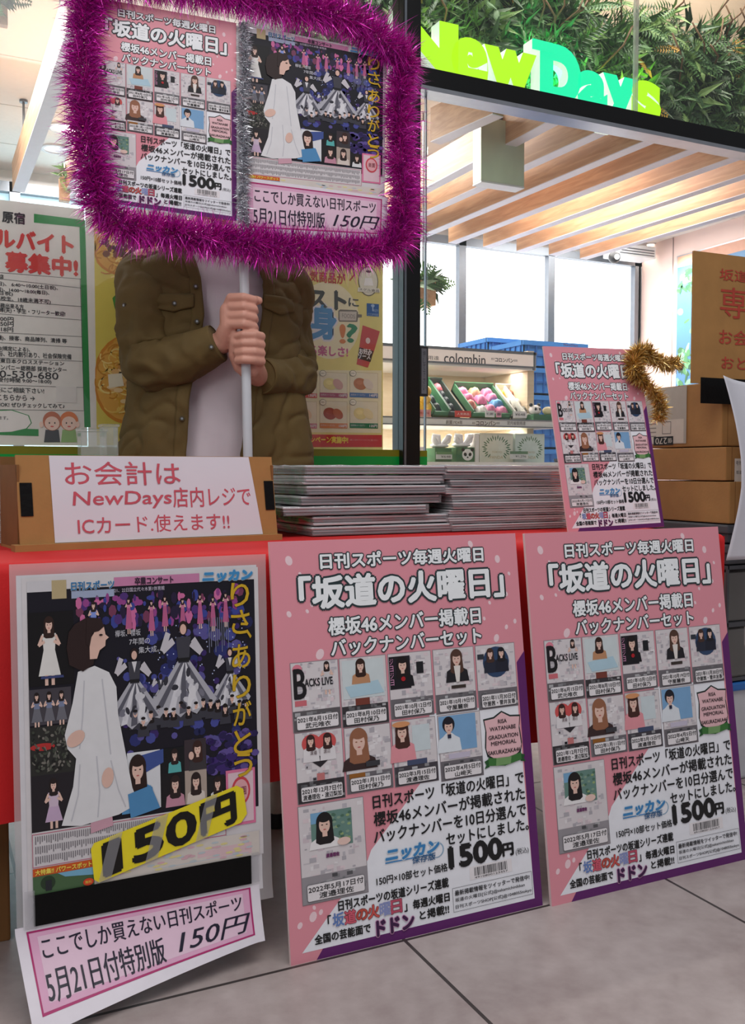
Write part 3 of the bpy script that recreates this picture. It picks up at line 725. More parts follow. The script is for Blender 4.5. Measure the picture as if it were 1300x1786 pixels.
for j, (y0, y1) in enumerate(((1020, 1225), (1245, 1462))):
    for i, (x0, x1) in enumerate(((95, 325), (346, 562), (580, 800))):
        s = PX(YC, o, c6); col = ((214, 72, 52), (176, 84, 112), (70, 124, 178), (206, 110, 130), (220, 140, 78), (20, 128, 76))[k]
        s.bx(x0, y0, x1, y1, ink(200, 188, 140), 2); s.bx(x0 + 3, y0 + 3, x1 - 3, y1, ink(240, 234, 204), 3); s.bx(x0, y1 - 44, x1, y1, ink(*col), 4)
        cy = (y0 + y1) / 2 - 8; cx = (x0 + x1) / 2
        a, b_ = ((232, 196, 120), (244, 226, 180)), ((190, 122, 74), (226, 206, 186))
        pa = (((226, 180, 130), (236, 214, 180)), ((236, 226, 150), (222, 180, 170)), ((196, 128, 88), (232, 222, 206)), ((226, 164, 74), (240, 214, 170)), ((172, 78, 60), (196, 110, 80)), ((238, 222, 150), (240, 226, 176)))[k]
        s.el(cx - 28, cy, 52, 46, ink(*pa[0]), 5, rot=.2); s.el(cx + 34, cy + 2, 44, 34, ink(*pa[1]), 6, rot=.7); s.el(cx - 34, cy - 10, 26, 18, ink(*[min(255, v + 12) for v in pa[0]]), 6)
        s.el(x0 + 24, y0 + 12, 26, 24, ink(120, 120, 100), 7); s.el(x0 + 24, y0 + 12, 23, 21, ink(246, 242, 220), 8); s.tx('5/20〜', x0 + 6, y0 + 12, x0 + 42, y0 + 12, 11, ink(120, 110, 80), 9)
        s.tx('お好みソースパン', x0 + 8, y1 - 26, x0 + 120, y1 - 24, 16, WH, 6); s.tx(('135円', '150円', '140円', '135円', '150円', '135円')[k], x1 - 66, y1 - 20, x1 - 8, y1 - 20, 22, WH, 6, bold=.0004)
        s.build('bread_picture', o); k += 1

# ------------------------------------------------------------------ confectionery rack in the shop
YR = 4.0
def Q(px, py, Y=YR): return on_y(px, py, Y)
pale = wood('pale_wood', (222, 200, 168), (232, 212, 184), .55, (2, 2, 14))
mat('rack_white', (232, 230, 226), .4, var=.02); mat('rack_edge', (120, 122, 128), .4)
xl, xr = Q(640, 700).x, Q(927, 700).x; xr2 = Q(965, 738).x
ro = thing('display_rack', 'lit confectionery display rack seen through the shop glass', 'display rack', (xl, YR, 0))
b = MB(); b.m(pale); b.box((0, .42, 0), (xr - xl, .45, 1.46)); b.box((xr - xl - .01, 0.02, 0), (xr - xl + .03, .45, 1.45)); b.box((0, 0, 0), (xr - xl, .42, .78)); b.build('cabinet', ro)
zt, zb = Q(830, 609).z, Q(830, 641).z
b = MB(); b.m('rack_white'); b.box((0, -.01, zb), (xr - xl + .02, .42, zt)); b.m(mat('lit_header', (244, 226, 216), .4, var=.02, emit=.25)); b.box((.0, -.016, zb + .016), (xr - xl, -.01, zt - .012)); b.m('rack_edge')
b.box((0, -.018, zt - .014), (xr - xl + .02, -.01, zt)); b.box((xr - xl, -.018, zb), (xr - xl + .012, -.01, zt)); b.box((0, -.018, zb + .01), (xr - xl, -.01, zb + .018)); b.build('header_box', ro)
s = PX(YR - .017, ro); GT = ink(92, 84, 82)
s.tx('宮内省御用達', 706, 621, 766, 625, 7.5, GT, 1); s.tx('colombin', 775, 624, 847, 628, 18, GT, 1, bold=.0006); s.tx('東京', 857, 626, 863, 626, 4, GT, 1); s.tx('コロンバン', 864, 627, 896, 629, 7, GT, 1, bold=.0008); s.tx('銀座', 897, 629, 903, 629, 4, GT, 1)
s.build('header_lettering', ro)
z1, z0 = Q(830, 731).z, Q(830, 745).z
b = MB(); b.m('rack_white'); b.box((0, -.06, z0), (xr2 - xl, .42, z1)); b.m('rack_edge'); b.box((0, -.064, z1 - .006), (xr2 - xl, -.06, z1)); b.box((0, -.064, z0), (xr2 - xl, -.06, z0 + .006)); b.box((xr2 - xl - .006, -.064, z0), (xr2 - xl, -.06, z1)); b.build('upper_shelf', ro)
s = PX(YR - .061, ro)
s.tx('創業1924年', 778, 736, 807, 737, 7, GT, 1); s.tx('東京', 824, 738, 829, 738, 4, GT, 1); s.tx('コロンバン', 831, 738, 866, 738, 7.5, GT, 1, bold=.0008); s.tx('銀座', 867, 738, 872, 738, 4, GT, 1); s.tx('宮内省御用達', 885, 738, 917, 738, 6.5, GT, 1); s.build('shelf_lettering', ro)
zl = Q(830, 806).z
b = MB(); b.m('rack_white'); b.box((0, -.06, zl - .05), (xr2 - xl, .42, zl)); b.build('lower_shelf', ro)
d = bpy.data.lights.new('rack_light', 'AREA'); d.shape = 'RECTANGLE'; d.size = xr - xl; d.size_y = .1; d.energy = 3; d.color = (1, .95, .88)
for z in (zb - .005, z0 - .005):
    l = bpy.data.objects.new('rack_light', d); COL.objects.link(l); l.parent = ro; l.location = ((xr - xl) / 2, .12, z)

def sweet_box(px0, px1, pyb, dep, label, tray, packs, name='gift_box', tilt=38):
    a, c = Q(px0, pyb), Q(px1, pyb); w = c.x - a.x
    o = thing(name, label, 'gift box', (a.x, YR + .02, z1 + .004), 0, 'sweets on the upper shelf', rx=math.radians(tilt))
    b = MB(); b.m(tray); b.box((0, 0, 0), (w, dep, .012)); t = .006
    b.box((0, 0, 0), (t, dep, .05)); b.box((w - t, 0, 0), (w, dep, .05)); b.box((0, 0, 0), (w, t, .035)); b.box((0, dep - t, 0), (w, dep, .06)); b.build('tray', o)
    for (u, v, ru, rv, rz, m) in packs:
        b = MB(); b.m(m)
        n = 10
        def pil(x, y):
            e = (math.sin(math.pi * x) * math.sin(math.pi * y)) ** .5; wv = .004 * math.sin(x * 40)
            return Vector((u * w + (x - .5) * ru * 2, v * dep + (y - .5) * rv * 2 + wv, .014 + rz * e))
        b.grid(pil, n, n); b.build('sweet_packet', o)
    return o
gtr = mat('tray_green', (60, 112, 76), .5); ktr = mat('tray_dark', (44, 62, 54), .5); wtr = mat('tray_white', (224, 224, 216), .5)
pink = mat('packet_pink', (218, 132, 168), .3); tan = mat('packet_tan', (204, 176, 140), .35); dkp = mat('packet_dark', (48, 58, 62), .35); yel = mat('packet_yellow', (236, 186, 60), .35); pk2 = mat('packet_salmon', (228, 140, 124), .35); blu = mat('packet_blue', (96, 160, 206), .35); wht = mat('packet_white', (234, 230, 226), .35); org = mat('packet_brown', (150, 92, 60), .4)
sweet_box(757, 784, 722, .27, 'dark narrow box of small sweets at the left of the upper shelf', gtr, [(.5, .2, .018, .03, .03, dkp), (.5, .45, .018, .03, .03, dkp), (.45, .62, .02, .03, .034, mat('packet_navy', (70, 92, 120), .4)), (.4, .86, .02, .03, .03, yel)])
sweet_box(784, 806, 722, .27, 'dark narrow box with one pink round sweet, second on the upper shelf', ktr, [(.5, .2, .016, .03, .03, dkp), (.5, .42, .016, .03, .03, dkp), (.5, .62, .016, .03, .03, dkp), (.5, .84, .026, .03, .034, mat('packet_rose', (206, 112, 120), .4))])
sweet_box(824, 893, 717, .24, 'wide green box of pink sweet packets at the middle of the upper shelf', gtr, [(.18, .85, .032, .026, .035, pink), (.5, .86, .03, .026, .035, tan), (.82, .85, .032, .026, .035, pink), (.22, .62, .032, .026, .035, pink), (.52, .58, .03, .03, .035, pink), (.85, .66, .03, .026, .035, pink), (.14, .36, .03, .028, .036, pk2), (.86, .42, .036, .028, .036, blu), (.34, .16, .03, .028, .036, wht), (.58, .22, .03, .03, .035, pink), (.85, .16, .03, .03, .035, pink)])
sweet_box(897, 914, 718, .24, 'narrow pale box with one yellow and brown sweets near the shelf end', wtr, [(.5, .2, .014, .03, .03, mat('packet_grey', (120, 120, 108), .4)), (.5, .5, .014, .03, .03, wht), (.5, .82, .018, .024, .03, yel)])
sweet_box(914, 930, 718, .24, 'narrow pale box with a brown sweet at the shelf end', wtr, [(.5, .2, .013, .03, .03, mat('packet_grey', (120, 120, 108), .4)), (.5, .5, .013, .03, .03, wht), (.5, .82, .016, .024, .03, org)])
# yellow bags
for i, (px, py, lb) in enumerate(((733, 712, 'lowest left yellow sweet bag beside the black post'), (746, 712, 'lowest right yellow sweet bag on the upper shelf'), (740, 696, 'middle yellow sweet bag in the small pile'), (741, 682, 'topmost yellow sweet bag in the small pile'))):
    c = Q(px, py, YR + .05); b = MB(); b.m(yel); b.sph((0, 0, 0), (.034, .03, .03), 14, 8); 
    for v in range(len(b.v)):
        x, y, z = b.v[v]; b.v[v] = (x * (1 + .1 * math.sin(9 * z * 30)), y, z)
    ob = b.build('sweet_bag', None, (c.x, YR + .05, max(z1 + .03, c.z))); tag(ob, lb, 'sweet bag', 'yellow sweet bags')
def card(px0, py0, px1, py1, Y, label, body, bg, fg, name='price_card', band=None):
    a, c = Q(px0, py0, Y), Q(px1, py1, Y); o = thing(name, label, 'price card', (a.x, Y, c.z), 0, 'price cards on the rack')
    w, h = c.x - a.x, a.z - c.z
    b = MB(); b.m(bg); b.box((0, 0, 0), (w, .002, h)); b.build('card', o)
    s = Sheet(H=h)
    if band: s.rect(0, 0, w, h * .35, band, 1); s.text(body, w * .3, h * .5, w * .9, h * .8, fg, 2)
    else: s.text(body, w * .12, h * .3, w * .88, h * .7, fg, 2)
    s.build('price_print', o)
card(729, 714, 752, 727, YR - .055, 'red printed recommendation card at the left of the upper shelf', '熊本県', ink(224, 150, 140), ink(170, 40, 40))
card(794, 716, 822, 728, YR - .055, 'red card below the dark boxes on the upper shelf', '人気商品', ink(214, 70, 60), ink(250, 220, 210))
card(847, 716, 863, 728, YR - .055, 'white price card below the wide green box', '¥1,080', ink(230, 228, 226), DK)
card(866, 717, 875, 728, YR - .055, 'small pink card beside the white price card', '春', ink(226, 160, 180), DK)
card(896, 717, 919, 729, YR - .055, 'white price card below the narrow pale boxes', '¥648', ink(232, 230, 228), DK)
card(761, 788, 789, 801, YR - .055, 'price card with green band below the ribboned green box', '¥648', ink(206, 208, 204), DK, band=ink(96, 140, 96))
card(890, 787, 921, 801, YR - .055, 'price card with green band in front of the wreath boxes', '¥1,296', ink(206, 208, 204), DK, band=ink(96, 130, 96))
# panda plush on a small green box
c = Q(938, 716); o = thing('panda_toy', 'small round panda toy with a cream bun on a green box at the shelf end', 'toy', (c.x, YR - .02, z1))
b = MB(); b.m(gtr); b.box((-.06, -.03, 0), (.09, .05, .03), bev=.003); b.build('toy_box', o)
b = MB(); b.m(wht); b.sph((-.03, 0, .052), (.034, .03, .026)); b.m('dark_plastic'); b.sph((-.055, 0, .078), .01, 10, 6); b.sph((-.008, 0, .078), .01, 10, 6); b.sph((-.044, -.026, .056), (.007, .005, .008), 8, 6); b.sph((-.02, -.027, .056), (.007, .005, .008), 8, 6); b.build('panda_head', o)
b = MB(); b.m(mat('cream_bun', (240, 226, 180), .5)); b.sph((.05, 0, .05), (.03, .026, .022)); b.build('bun', o)
# lower shelf goods
def wbox(px0, px1, py0, label, body=None, panda=False, wreath=False, ribbon=False, m=wht, dep=.1, name='gift_box', Y=YR - .01):
    a, c = Q(px0, 806, Y), Q(px1, 806, Y); h = Q(px0, py0, Y).z - zl; w = c.x - a.x
    o = thing(name, label, 'gift box', (a.x, Y, zl), 0, 'boxes on the lower shelf')
    b = MB(); b.m(m); b.box((0, 0, 0), (w, dep, h), bev=.002); b.build('carton', o)
    s = Sheet(H=h)
    if panda:
        s.ell(w * .62, h * .5, w * .3, h * .4, WH, 1); 
        for e in (-1, 1): s.ell(w * (.62 + e * .25), h * .16, w * .09, h * .12, BLK, 1); s.ell(w * (.62 + e * .13), h * .48, w * .08, h * .13, BLK, 2, rot=e * .5)
        s.ell(w * .62, h * .68, w * .05, h * .05, BLK, 2); s.build('panda_print', o)
    if wreath:
        g = ink(86, 122, 88)
        for i in range(26):
            t = math.radians(40 + 280 * i / 25 + 90); s.ell(w * (.5 + .34 * math.cos(t) * (1 + .12 * (i % 2))), h * (.52 + .34 * math.sin(t) * (1 + .12 * (i % 2))), w * .06, h * .022, g, 1, 8, t)
        s.text('TOKYO', w * .36, h * .62, w * .66, h * .68, ink(180, 160, 110), 1); s.text('PANDA', w * .3, h * .78, w * .7, h * .88, ink(190, 170, 120), 1); s.build('wreath_print', o)
    if ribbon:
        b = MB(); b.m(mat('ribbon_white', (244, 242, 246), .25, coat=.3))
        for e, sz in ((-1, 1), (1, .9)):
            pts = [(w * .5, dep * .3, h), (w * .5 + e * .04 * sz, dep * .2, h + .035), (w * .5 + e * .045 * sz, dep * .1, h + .06), (w * .5 + e * .03 * sz, 0, h + .055), (w * .5, dep * .3, h + .01)]
            b.tube(pts, [.008, .016, .012, .014, .006], 8)
        b.sph((w * .5, dep * .4, h + .012), (.05, .035, .014)); b.build('ribbon_bow', o)
wbox(722, 742, 779, 'white carton with green base cut off by the black post', m=wht)
wbox(759, 788, 781, 'small green box under a white ribbon bow, left of the panda box', m=gtr, ribbon=True)
wbox(796, 828, 780, 'green gift box printed with a panda face under a ribbon bow', m=gtr, panda=True, ribbon=True)
wbox(829, 836, 756, 'pale slim box standing at the left of the wreath boxes', m=wht)
wbox(837, 895, 755, 'white gift box printed with a green leaf wreath, left one', wreath=True, m=mat('box_cream', (222, 222, 206), .5))
wbox(899, 950, 756, 'white gift box printed with a green leaf wreath, right one', wreath=True, m=mat('box_mint', (206, 220, 212), .5))

# ------------------------------------------------------------------ blue crates
mat('crate_blue', (66, 134, 210), .45, var=.04); mat('crate_blue_dark', (44, 100, 176), .45, var=.04)
def crate(x, y, z, rz, label, w=.46, dp=.34, h=.155):
    o = thing('plastic_crate', label, 'crate', (x, y, z), rz, 'blue crates stacked behind the rack')
    b = MB(); b.m('crate_blue'); t = .006
    b.box((0, 0, 0), (w, dp, t)); b.box((0, 0, 0), (w, t, h)); b.box((0, dp - t, 0), (w, dp, h)); b.box((0, 0, 0), (t, dp, h)); b.box((w - t, 0, 0), (w, dp, h)); b.build('crate_body', o)
    b = MB(); b.m('crate_blue'); b.box((-.012, -.012, h - .028), (w + .012, t, h)); b.box((-.012, dp - t, h - .028), (w + .012, dp + .012, h)); b.box((-.012, 0, h - .028), (t, dp, h)); b.box((w - t, 0, h - .028), (w + .012, dp, h)); b.build('rim', o)
    b = MB(); b.m('crate_blue_dark')
    for i in range(8): b.box((w * (i + .5) / 8 - .004, -.01, .01), (w * (i + .5) / 8 + .004, 0, h - .03))
    for i in range(6): b.box((-.01, dp * (i + .5) / 6 - .004, .01), (0, dp * (i + .5) / 6 + .004, h - .03))
    b.box((0, -.006, h * .42), (w, 0, h * .5)); b.build('ribs', o)
    s = Sheet(lambda u, v, l: (u, -.0125 - l, h - v)); s.text('NewDays', w * .62, .006, w * .85, .022, ink(120, 60, 90), 1); s.build('stamped_mark', o)
    return o
c1, c2 = on_y(914, 600, 4.75), on_y(879, 600, 5.0)
ords = ['lowest', 'second from the bottom', 'third from the bottom', 'fourth from the bottom', 'fifth from the bottom', 'sixth from the bottom', 'seventh from the bottom', 'eighth from the bottom', 'ninth from the bottom', 'tenth from the bottom']
n1 = 10
for i in range(10):
    lb = 'topmost' if i == 9 else ords[i]
    crate(c1.x, 4.75, i * .163, 0, 'blue plastic crate, %s in the near stack behind the rack' % lb)
for i in range(3):
    zz = 1.695 - (3 - i) * .163
    crate(c2.x - .02, 5.15, zz, 0, 'blue plastic crate, %s in the far stack behind the rack' % ('topmost', 'second from the top', 'third from the top')[2 - i], w=.5)
b = MB(); b.m('grey_metal'); b.box((c2.x - .1, 5.13, 0), (c2.x + .6, 5.6, 1.2), bev=.01); tag(b.build('stock_trolley'), 'grey stock trolley under the far stack of blue crates', 'trolley')
c = on_y(971, 806, 4.55); b = MB(); b.m(mat('extinguisher_red', (206, 32, 28), .3)); o = thing('fire_extinguisher', 'small red extinguisher between the blue crates and the small board', 'extinguisher', (c.x, 4.55, c.z - .24))
b.cyl((0, 0, 0), (0, 0, .2), .035, n=18); b.sph((0, 0, .2), (.035, .035, .03)); b.build('cylinder_body', o)
b = MB(); b.m('dark_plastic'); b.cyl((0, 0, .22), (0, 0, .25), .012); b.box((-.008, -.04, .245), (.008, .015, .26)); b.build('valve_lever', o)
b = MB(); b.m('white_plastic'); b.box((-.3, -.15, 0), (.2, .15, c.z - .24)); tag(b.build('low_counter', None, (c.x, 4.55, 0)), 'low white counter under the red extinguisher', 'counter')
# ------------------------------------------------------------------ table and cloth
TZ = .70
tb = thing('folding_table', 'folding table with white legs under the red cloth', 'table', (.9, 1.97, 0))
b = MB(); b.m('white_plastic'); b.box((-1.02, -.36, TZ - .032), (.75, .37, TZ - .006), bev=.004); b.build('tabletop', tb)
lp = on_z(483, 1441, .0)
for x in (-.62, lp.x - .9, .70):
    for y in (-.3, lp.y - 1.97):
        b = MB(); b.m(mat('cream_leg', (216, 208, 194), .4)); b.cyl((x, y, .03), (x, y, TZ - .03), .017, n=14); lg = b.build('leg', tb)
        b = MB(); b.m('dark_plastic'); b.cyl((x, y, 0), (x, y, .035), .02, n=14); b.build('rubber_foot', lg)
mat('red_cloth', (205, 22, 26), .75, var=.05, scale=8, bump=.06, bscale=300)
XL, XR, YF, YB = -.14, 1.665, 1.600, 2.345
def cloth():
    b = MB(); b.m('red_cloth'); r = .018
    # front-to-back section: hem, rounded edge, top, rounded edge, short back drop
    sec = [(YF, .283 + (TZ - r - .283) * i / 14) for i in range(14)] + [(YF + r - r * math.cos(a), TZ - r + r * math.sin(a)) for a in [math.pi / 2 * i / 5 for i in range(6)]]
    sec += [(YF + r + (YB - YF - 2 * r) * i / 6, TZ) for i in range(1, 7)] + [(YB - r + r * math.sin(a), TZ - r + r * math.cos(a)) for a in [math.pi / 2 * i / 5 for i in range(1, 6)]] + [(YB, TZ - r - (TZ - r - .3) * i / 6) for i in range(1, 7)]
    nx = 120
    def fn(a, c):
        j = min(int(c * (len(sec) - 1) + .5), len(sec) - 1); y, z = sec[j]; x = XL + (XR - XL) * a
        d = max(0, TZ - .03 - z)
        y += (-1 if y < 1.9 else 1) * d * (.028 * (.6 + .5 * math.sin(x * 17 + 1.3 * math.sin(x * 5))) - .012)
        return Vector((x, y, z))
    b.grid(fn, nx, len(sec) - 1)
    for xe, sg in ((XL, -1), (XR, 1)):
        b.grid(lambda a, c: Vector((xe + sg * (.004 + .02 * c * math.sin(a * 21)), YF + .004 + (YB - YF - .008) * a, TZ - .004 - (TZ - .29) * c)), 30, 10)
    return b.build('tablecloth')
tag(cloth(), 'red tablecloth draped over the folding table', 'tablecloth')

# things under the table
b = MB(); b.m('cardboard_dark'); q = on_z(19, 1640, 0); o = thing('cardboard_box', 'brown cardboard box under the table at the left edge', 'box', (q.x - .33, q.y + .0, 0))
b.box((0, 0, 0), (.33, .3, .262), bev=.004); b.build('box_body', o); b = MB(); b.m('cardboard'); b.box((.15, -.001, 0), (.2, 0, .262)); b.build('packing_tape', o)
q = on_z(470, 1535, 0); o = thing('white_panel_box', 'white flat carton lying under the table beside the white leg', 'box', (.50, 2.16, 0))
b = MB(); b.m('white_paper'); b.box((0, 0, 0), (.5, .16, .07), bev=.004); b.build('carton_body', o)

# ------------------------------------------------------------------ the pink boards
BW, BH = .522, .728
mat('board_pink', (226, 148, 162), .32, var=.02, scale=3); mat('board_edge', (232, 206, 206), .6, var=.02)
PUR, WHT, PET = ink(98, 38, 106), ink(238, 240, 248), ink(240, 210, 218)
OUT = ink(44, 58, 62)
PAGES = [  # u0, v0, u1, v1, caption lines, style
 (.0262, .216, .1187, .338, ('2021年6月15日付', '武元唯衣'), 0), (.1205, .216, .2150, .340, ('2021年8月10日付', '田村保乃'), 1), (.2188, .216, .3105, .3365, ('2021年10月12日付', '田村保乃'), 2),
 (.3142, .216, .4050, .338, ('2021年10月19日付', '守屋麗奈'), 3), (.4085, .216, .5000, .340, ('2021年11月30日付', '守屋茜・菅井友香'), 4),
 (.0275, .3385, .1190, .462, ('2021年12月7日付', '渡邉理佐・渡辺梨加'), 5), (.1222, .3408, .2155, .458, ('2022年1月11日付', '田村保乃'), 6), (.2183, .3395, .3110, .459, ('2022年3月15日付', '渡邉理佐'), 7),
 (.3155, .340, .4098, .4625, ('2022年4月5日付', '山﨑天'), 8), (.0265, .465, .1532, .6335, ('2022年5月17日付', '渡邉理佐'), 9)]
def newspaper_page(i, par, fn):
    u0, v0, u1, v1, cap, st = PAGES[i]; s = Sheet(fn); R = random.Random(100 + i); w, h = u1 - u0, v1 - v0
    s.rect(u0, v0, u1, v1, ink(150, 140, 146), 2); e = .0012
    s.rect(u0 + e, v0 + e, u1 - e, v1 - e, ink(216, 210, 214), 3)
    for k in range(70):
        a, c = R.uniform(u0 + e, u1 - .012), R.uniform(v0 + e, v0 + h * .74); ww, hh = R.uniform(.003, .013), R.uniform(.002, .009)
        s.rect(a, c, min(a + ww, u1 - e), c + hh, R.choice((ink(196, 190, 196), ink(228, 224, 228), ink(206, 192, 200), ink(188, 184, 192), ink(222, 206, 212), ink(176, 172, 180))), R.choice((3.3, 3.6)))
    vb = v0 + h * (.70 if i < 9 else .72)
    dark = {0: (96, 92, 96), 1: (60, 56, 60), 5: (56, 52, 56), 7: (70, 66, 74), 9: (150, 146, 152)}.get(i, (110, 106, 112))
    s.rect(u0 + e, vb, u1 - e, v1 - e, ink(*dark), 3.8)
    for k in range(26):
        a, c = R.uniform(u0 + e, u1 - .01), R.uniform(vb, v1 - .008); g = R.randint(60, 190)
        s.rect(a, c, min(a + R.uniform(.004, .012), u1 - e), c + R.uniform(.003, .007), ink(g, g, g + 4), 4)
    m = w
    if st == 0:
        s.text('B', u0 + m * .06, v0 + h * .10, u0 + m * .3, v0 + h * .52, ink(28, 26, 30), 5, bold=.0012); s.text('ACKS LIVE', u0 + m * .28, v0 + h * .25, u0 + m * .86, v0 + h * .36, ink(36, 34, 40), 5, bold=.0004)
        s.figure(u0 + m * .75, v0 + h * .02, h * .48, cloth=(206, 202, 206), L=4, full=True); s.ell(u0 + m * .14, v0 + h * .1, m * .1, h * .07, ink(222, 130, 150), 4); s.rect(u0 + m * .06, v0 + h * .55, u0 + m * .3, v0 + h * .63, ink(206, 110, 120), 4)
    elif st == 1:
        s.rect(u0 + m * .05, v0 + h * .04, u1 - m * .06, v0 + h * .6, ink(206, 216, 220), 4); s.figure(u0 + m * .44, v0 + h * .03, h * .36, hair=(54, 34, 28), cloth=(190, 140, 104), L=5); s.poly([(u0 + m * .1, v0 + h * .42), (u0 + m * .8, v0 + h * .36), (u1 - m * .08, v0 + h * .55), (u0 + m * .2, v0 + h * .58)], ink(176, 206, 222), 4.8)
        s.rect(u0 + m * .3, v0 + h * .6, u0 + m * .6, v0 + h * .7, ink(120, 60, 50), 5)
    elif st == 2:
        s.rect(u0 + m * .02, v0 + h * .05, u0 + m * .5, v0 + h * .55, ink(34, 30, 38), 4); s.vtext('ジョジョ', u0 + m * .07, v0 + h * .08, v0 + h * .5, m * .08, ink(214, 150, 190), 6); s.figure(u0 + m * .32, v0 + h * .06, h * .46, hair=(30, 22, 24), cloth=(26, 24, 30), L=5); s.ell(u0 + m * .32, v0 + h * .40, m * .05, h * .035, ink(176, 30, 40), 7); s.rect(u0 + m * .64, v0 + h * .16, u0 + m * .8, v0 + h * .34, ink(30, 30, 36), 5)
    elif st == 3:
        s.figure(u0 + m * .56, v0 + h * .03, h * .5, hair=(84, 58, 48), cloth=(34, 32, 38), L=5); s.poly([(u0 + m * .48, v0 + h * .28), (u0 + m * .64, v0 + h * .28), (u0 + m * .6, v0 + h * .53), (u0 + m * .52, v0 + h * .53)], ink(230, 224, 220), 7); s.rect(u0 + m * .4, v0 + h * .58, u0 + m * .75, v0 + h * .63, ink(60, 50, 46), 5)
    elif st == 4:
        s.ell(u0 + m * .5, v0 + h * .28, m * .33, h * .24, ink(48, 70, 104), 4); s.figure(u0 + m * .36, v0 + h * .06, h * .38, hair=(70, 48, 42), cloth=(40, 44, 60), L=5, w=.8); s.figure(u0 + m * .64, v0 + h * .06, h * .38, hair=(28, 26, 32), cloth=(34, 36, 50), L=5, w=.8); s.rect(u0 + m * .04, v0 + h * .14, u0 + m * .2, v0 + h * .22, ink(50, 56, 66), 5)
    elif st == 5:
        for d in (-.16, .16):
            s.ell(u0 + m * (.5 + d), v0 + h * .17, m * .2, h * .13, ink(206, 84, 84), 4); s.figure(u0 + m * (.5 + d * 1.1), v0 + h * .05, h * .38, hair=(60, 36, 34), cloth=(226, 222, 226), L=5, w=.8)
        s.poly([(u0 + m * .2, v0 + h * .36), (u0 + m * .8, v0 + h * .36), (u0 + m * .5, v0 + h * .52)], ink(44, 40, 46), 4.5); s.text('渡邉', u0 + m * .3, v0 + h * .27, u0 + m * .44, v0 + h * .33, ink(90, 60, 66), 8); s.text('渡辺', u0 + m * .58, v0 + h * .27, u0 + m * .72, v0 + h * .33, ink(90, 60, 66), 8)
        s.rect(u0 + m * .42, v0 + h * .6, u0 + m * .58, v0 + h * .7, ink(196, 120, 120), 5)
    elif st == 6:
        s.figure(u0 + m * .3, v0 + h * .03, h * .62, hair=(150, 100, 74), cloth=(60, 42, 42), L=5, w=1.15); s.rect(u0 + m * .42, v0 + h * .54, u0 + m * .72, v0 + h * .62, ink(60, 60, 66), 9); s.rect(u0 + m * .06, v0 + h * .70, u0 + m * .4, v0 + h * .78, ink(150, 96, 40), 5)
    elif st == 7:
        s.figure(u0 + m * .22, v0 + h * .03, h * .6, hair=(70, 40, 34), cloth=(226, 150, 160), L=5, w=.9); s.ell(u0 + m * .2, v0 + h * .06, m * .2, h * .045, ink(214, 150, 104), 9); s.rect(u0 + m * .45, v0 + h * .1, u0 + m * .85, v0 + h * .5, ink(204, 216, 222), 4); s.rect(u0 + m * .3, v0 + h * .62, u0 + m * .75, v0 + h * .7, ink(70, 80, 110), 5)
    elif st == 8:
        s.rect(u0 + m * .02, v0 + h * .02, u1 - m * .12, v0 + h * .56, ink(124, 168, 210), 4); s.figure(u0 + m * .24, v0 + h * .04, h * .53, hair=(32, 30, 40), cloth=(222, 228, 236), L=5, long_=False, w=.95); s.rect(u0 + m * .2, v0 + h * .3, u0 + m * .28, v0 + h * .36, ink(36, 40, 66), 8); s.rect(u0 + m * .2, v0 + h * .6, u0 + m * .7, v0 + h * .68, ink(196, 190, 210), 5)
    else:
        s.rect(u0 + m * .18, v0 + h * .09, u0 + m * .8, v0 + h * .46, ink(104, 138, 130), 4); 
        for k in range(30): s.ell(R.uniform(u0 + m * .42, u0 + m * .78), R.uniform(v0 + h * .12, v0 + h * .42), m * .03, h * .015, R.choice((ink(78, 112, 96), ink(134, 160, 140), ink(150, 172, 120))), 4.5, 7)
        s.rect(u0 + m * .18, v0 + h * .09, u0 + m * .42, v0 + h * .2, ink(120, 168, 206), 4.4); s.figure(u0 + m * .38, v0 + h * .10, h * .36, hair=(30, 26, 28), cloth=(236, 234, 236), L=5, w=1.2); s.text('渡邉理佐', u0 + m * .38, v0 + h * .52, u0 + m * .58, v0 + h * .56, ink(110, 50, 100), 6, bold=.0004)
        s.ell(u0 + m * .66, v0 + h * .42, m * .1, h * .04, ink(232, 200, 190), 8)
    # caption label
    a, c = u0 + w * .07, u1 - w * .06; va, vc = v0 + h * (.765 if i < 9 else .80), v1 - h * .03
    s.rrect(a, va, c, vc, .003, ink(120, 118, 122), 7); s.rrect(a + .0007, va + .0007, c - .0007, vc - .0007, .003, ink(232, 228, 232), 8)
    hh = vc - va
    s.text(cap[0], a + w * .02, va + hh * .12, c - w * .02, va + hh * .48, BLK, 9, bold=.00015); n = len(cap[1]); cw = min(.8, .13 * n); mu = (a + c) / 2
    s.text(cap[1], mu - w * cw / 2, va + hh * .54, mu + w * cw / 2, va + hh * .9, BLK, 9, bold=.00015)
    return s.build('newspaper_page', par)
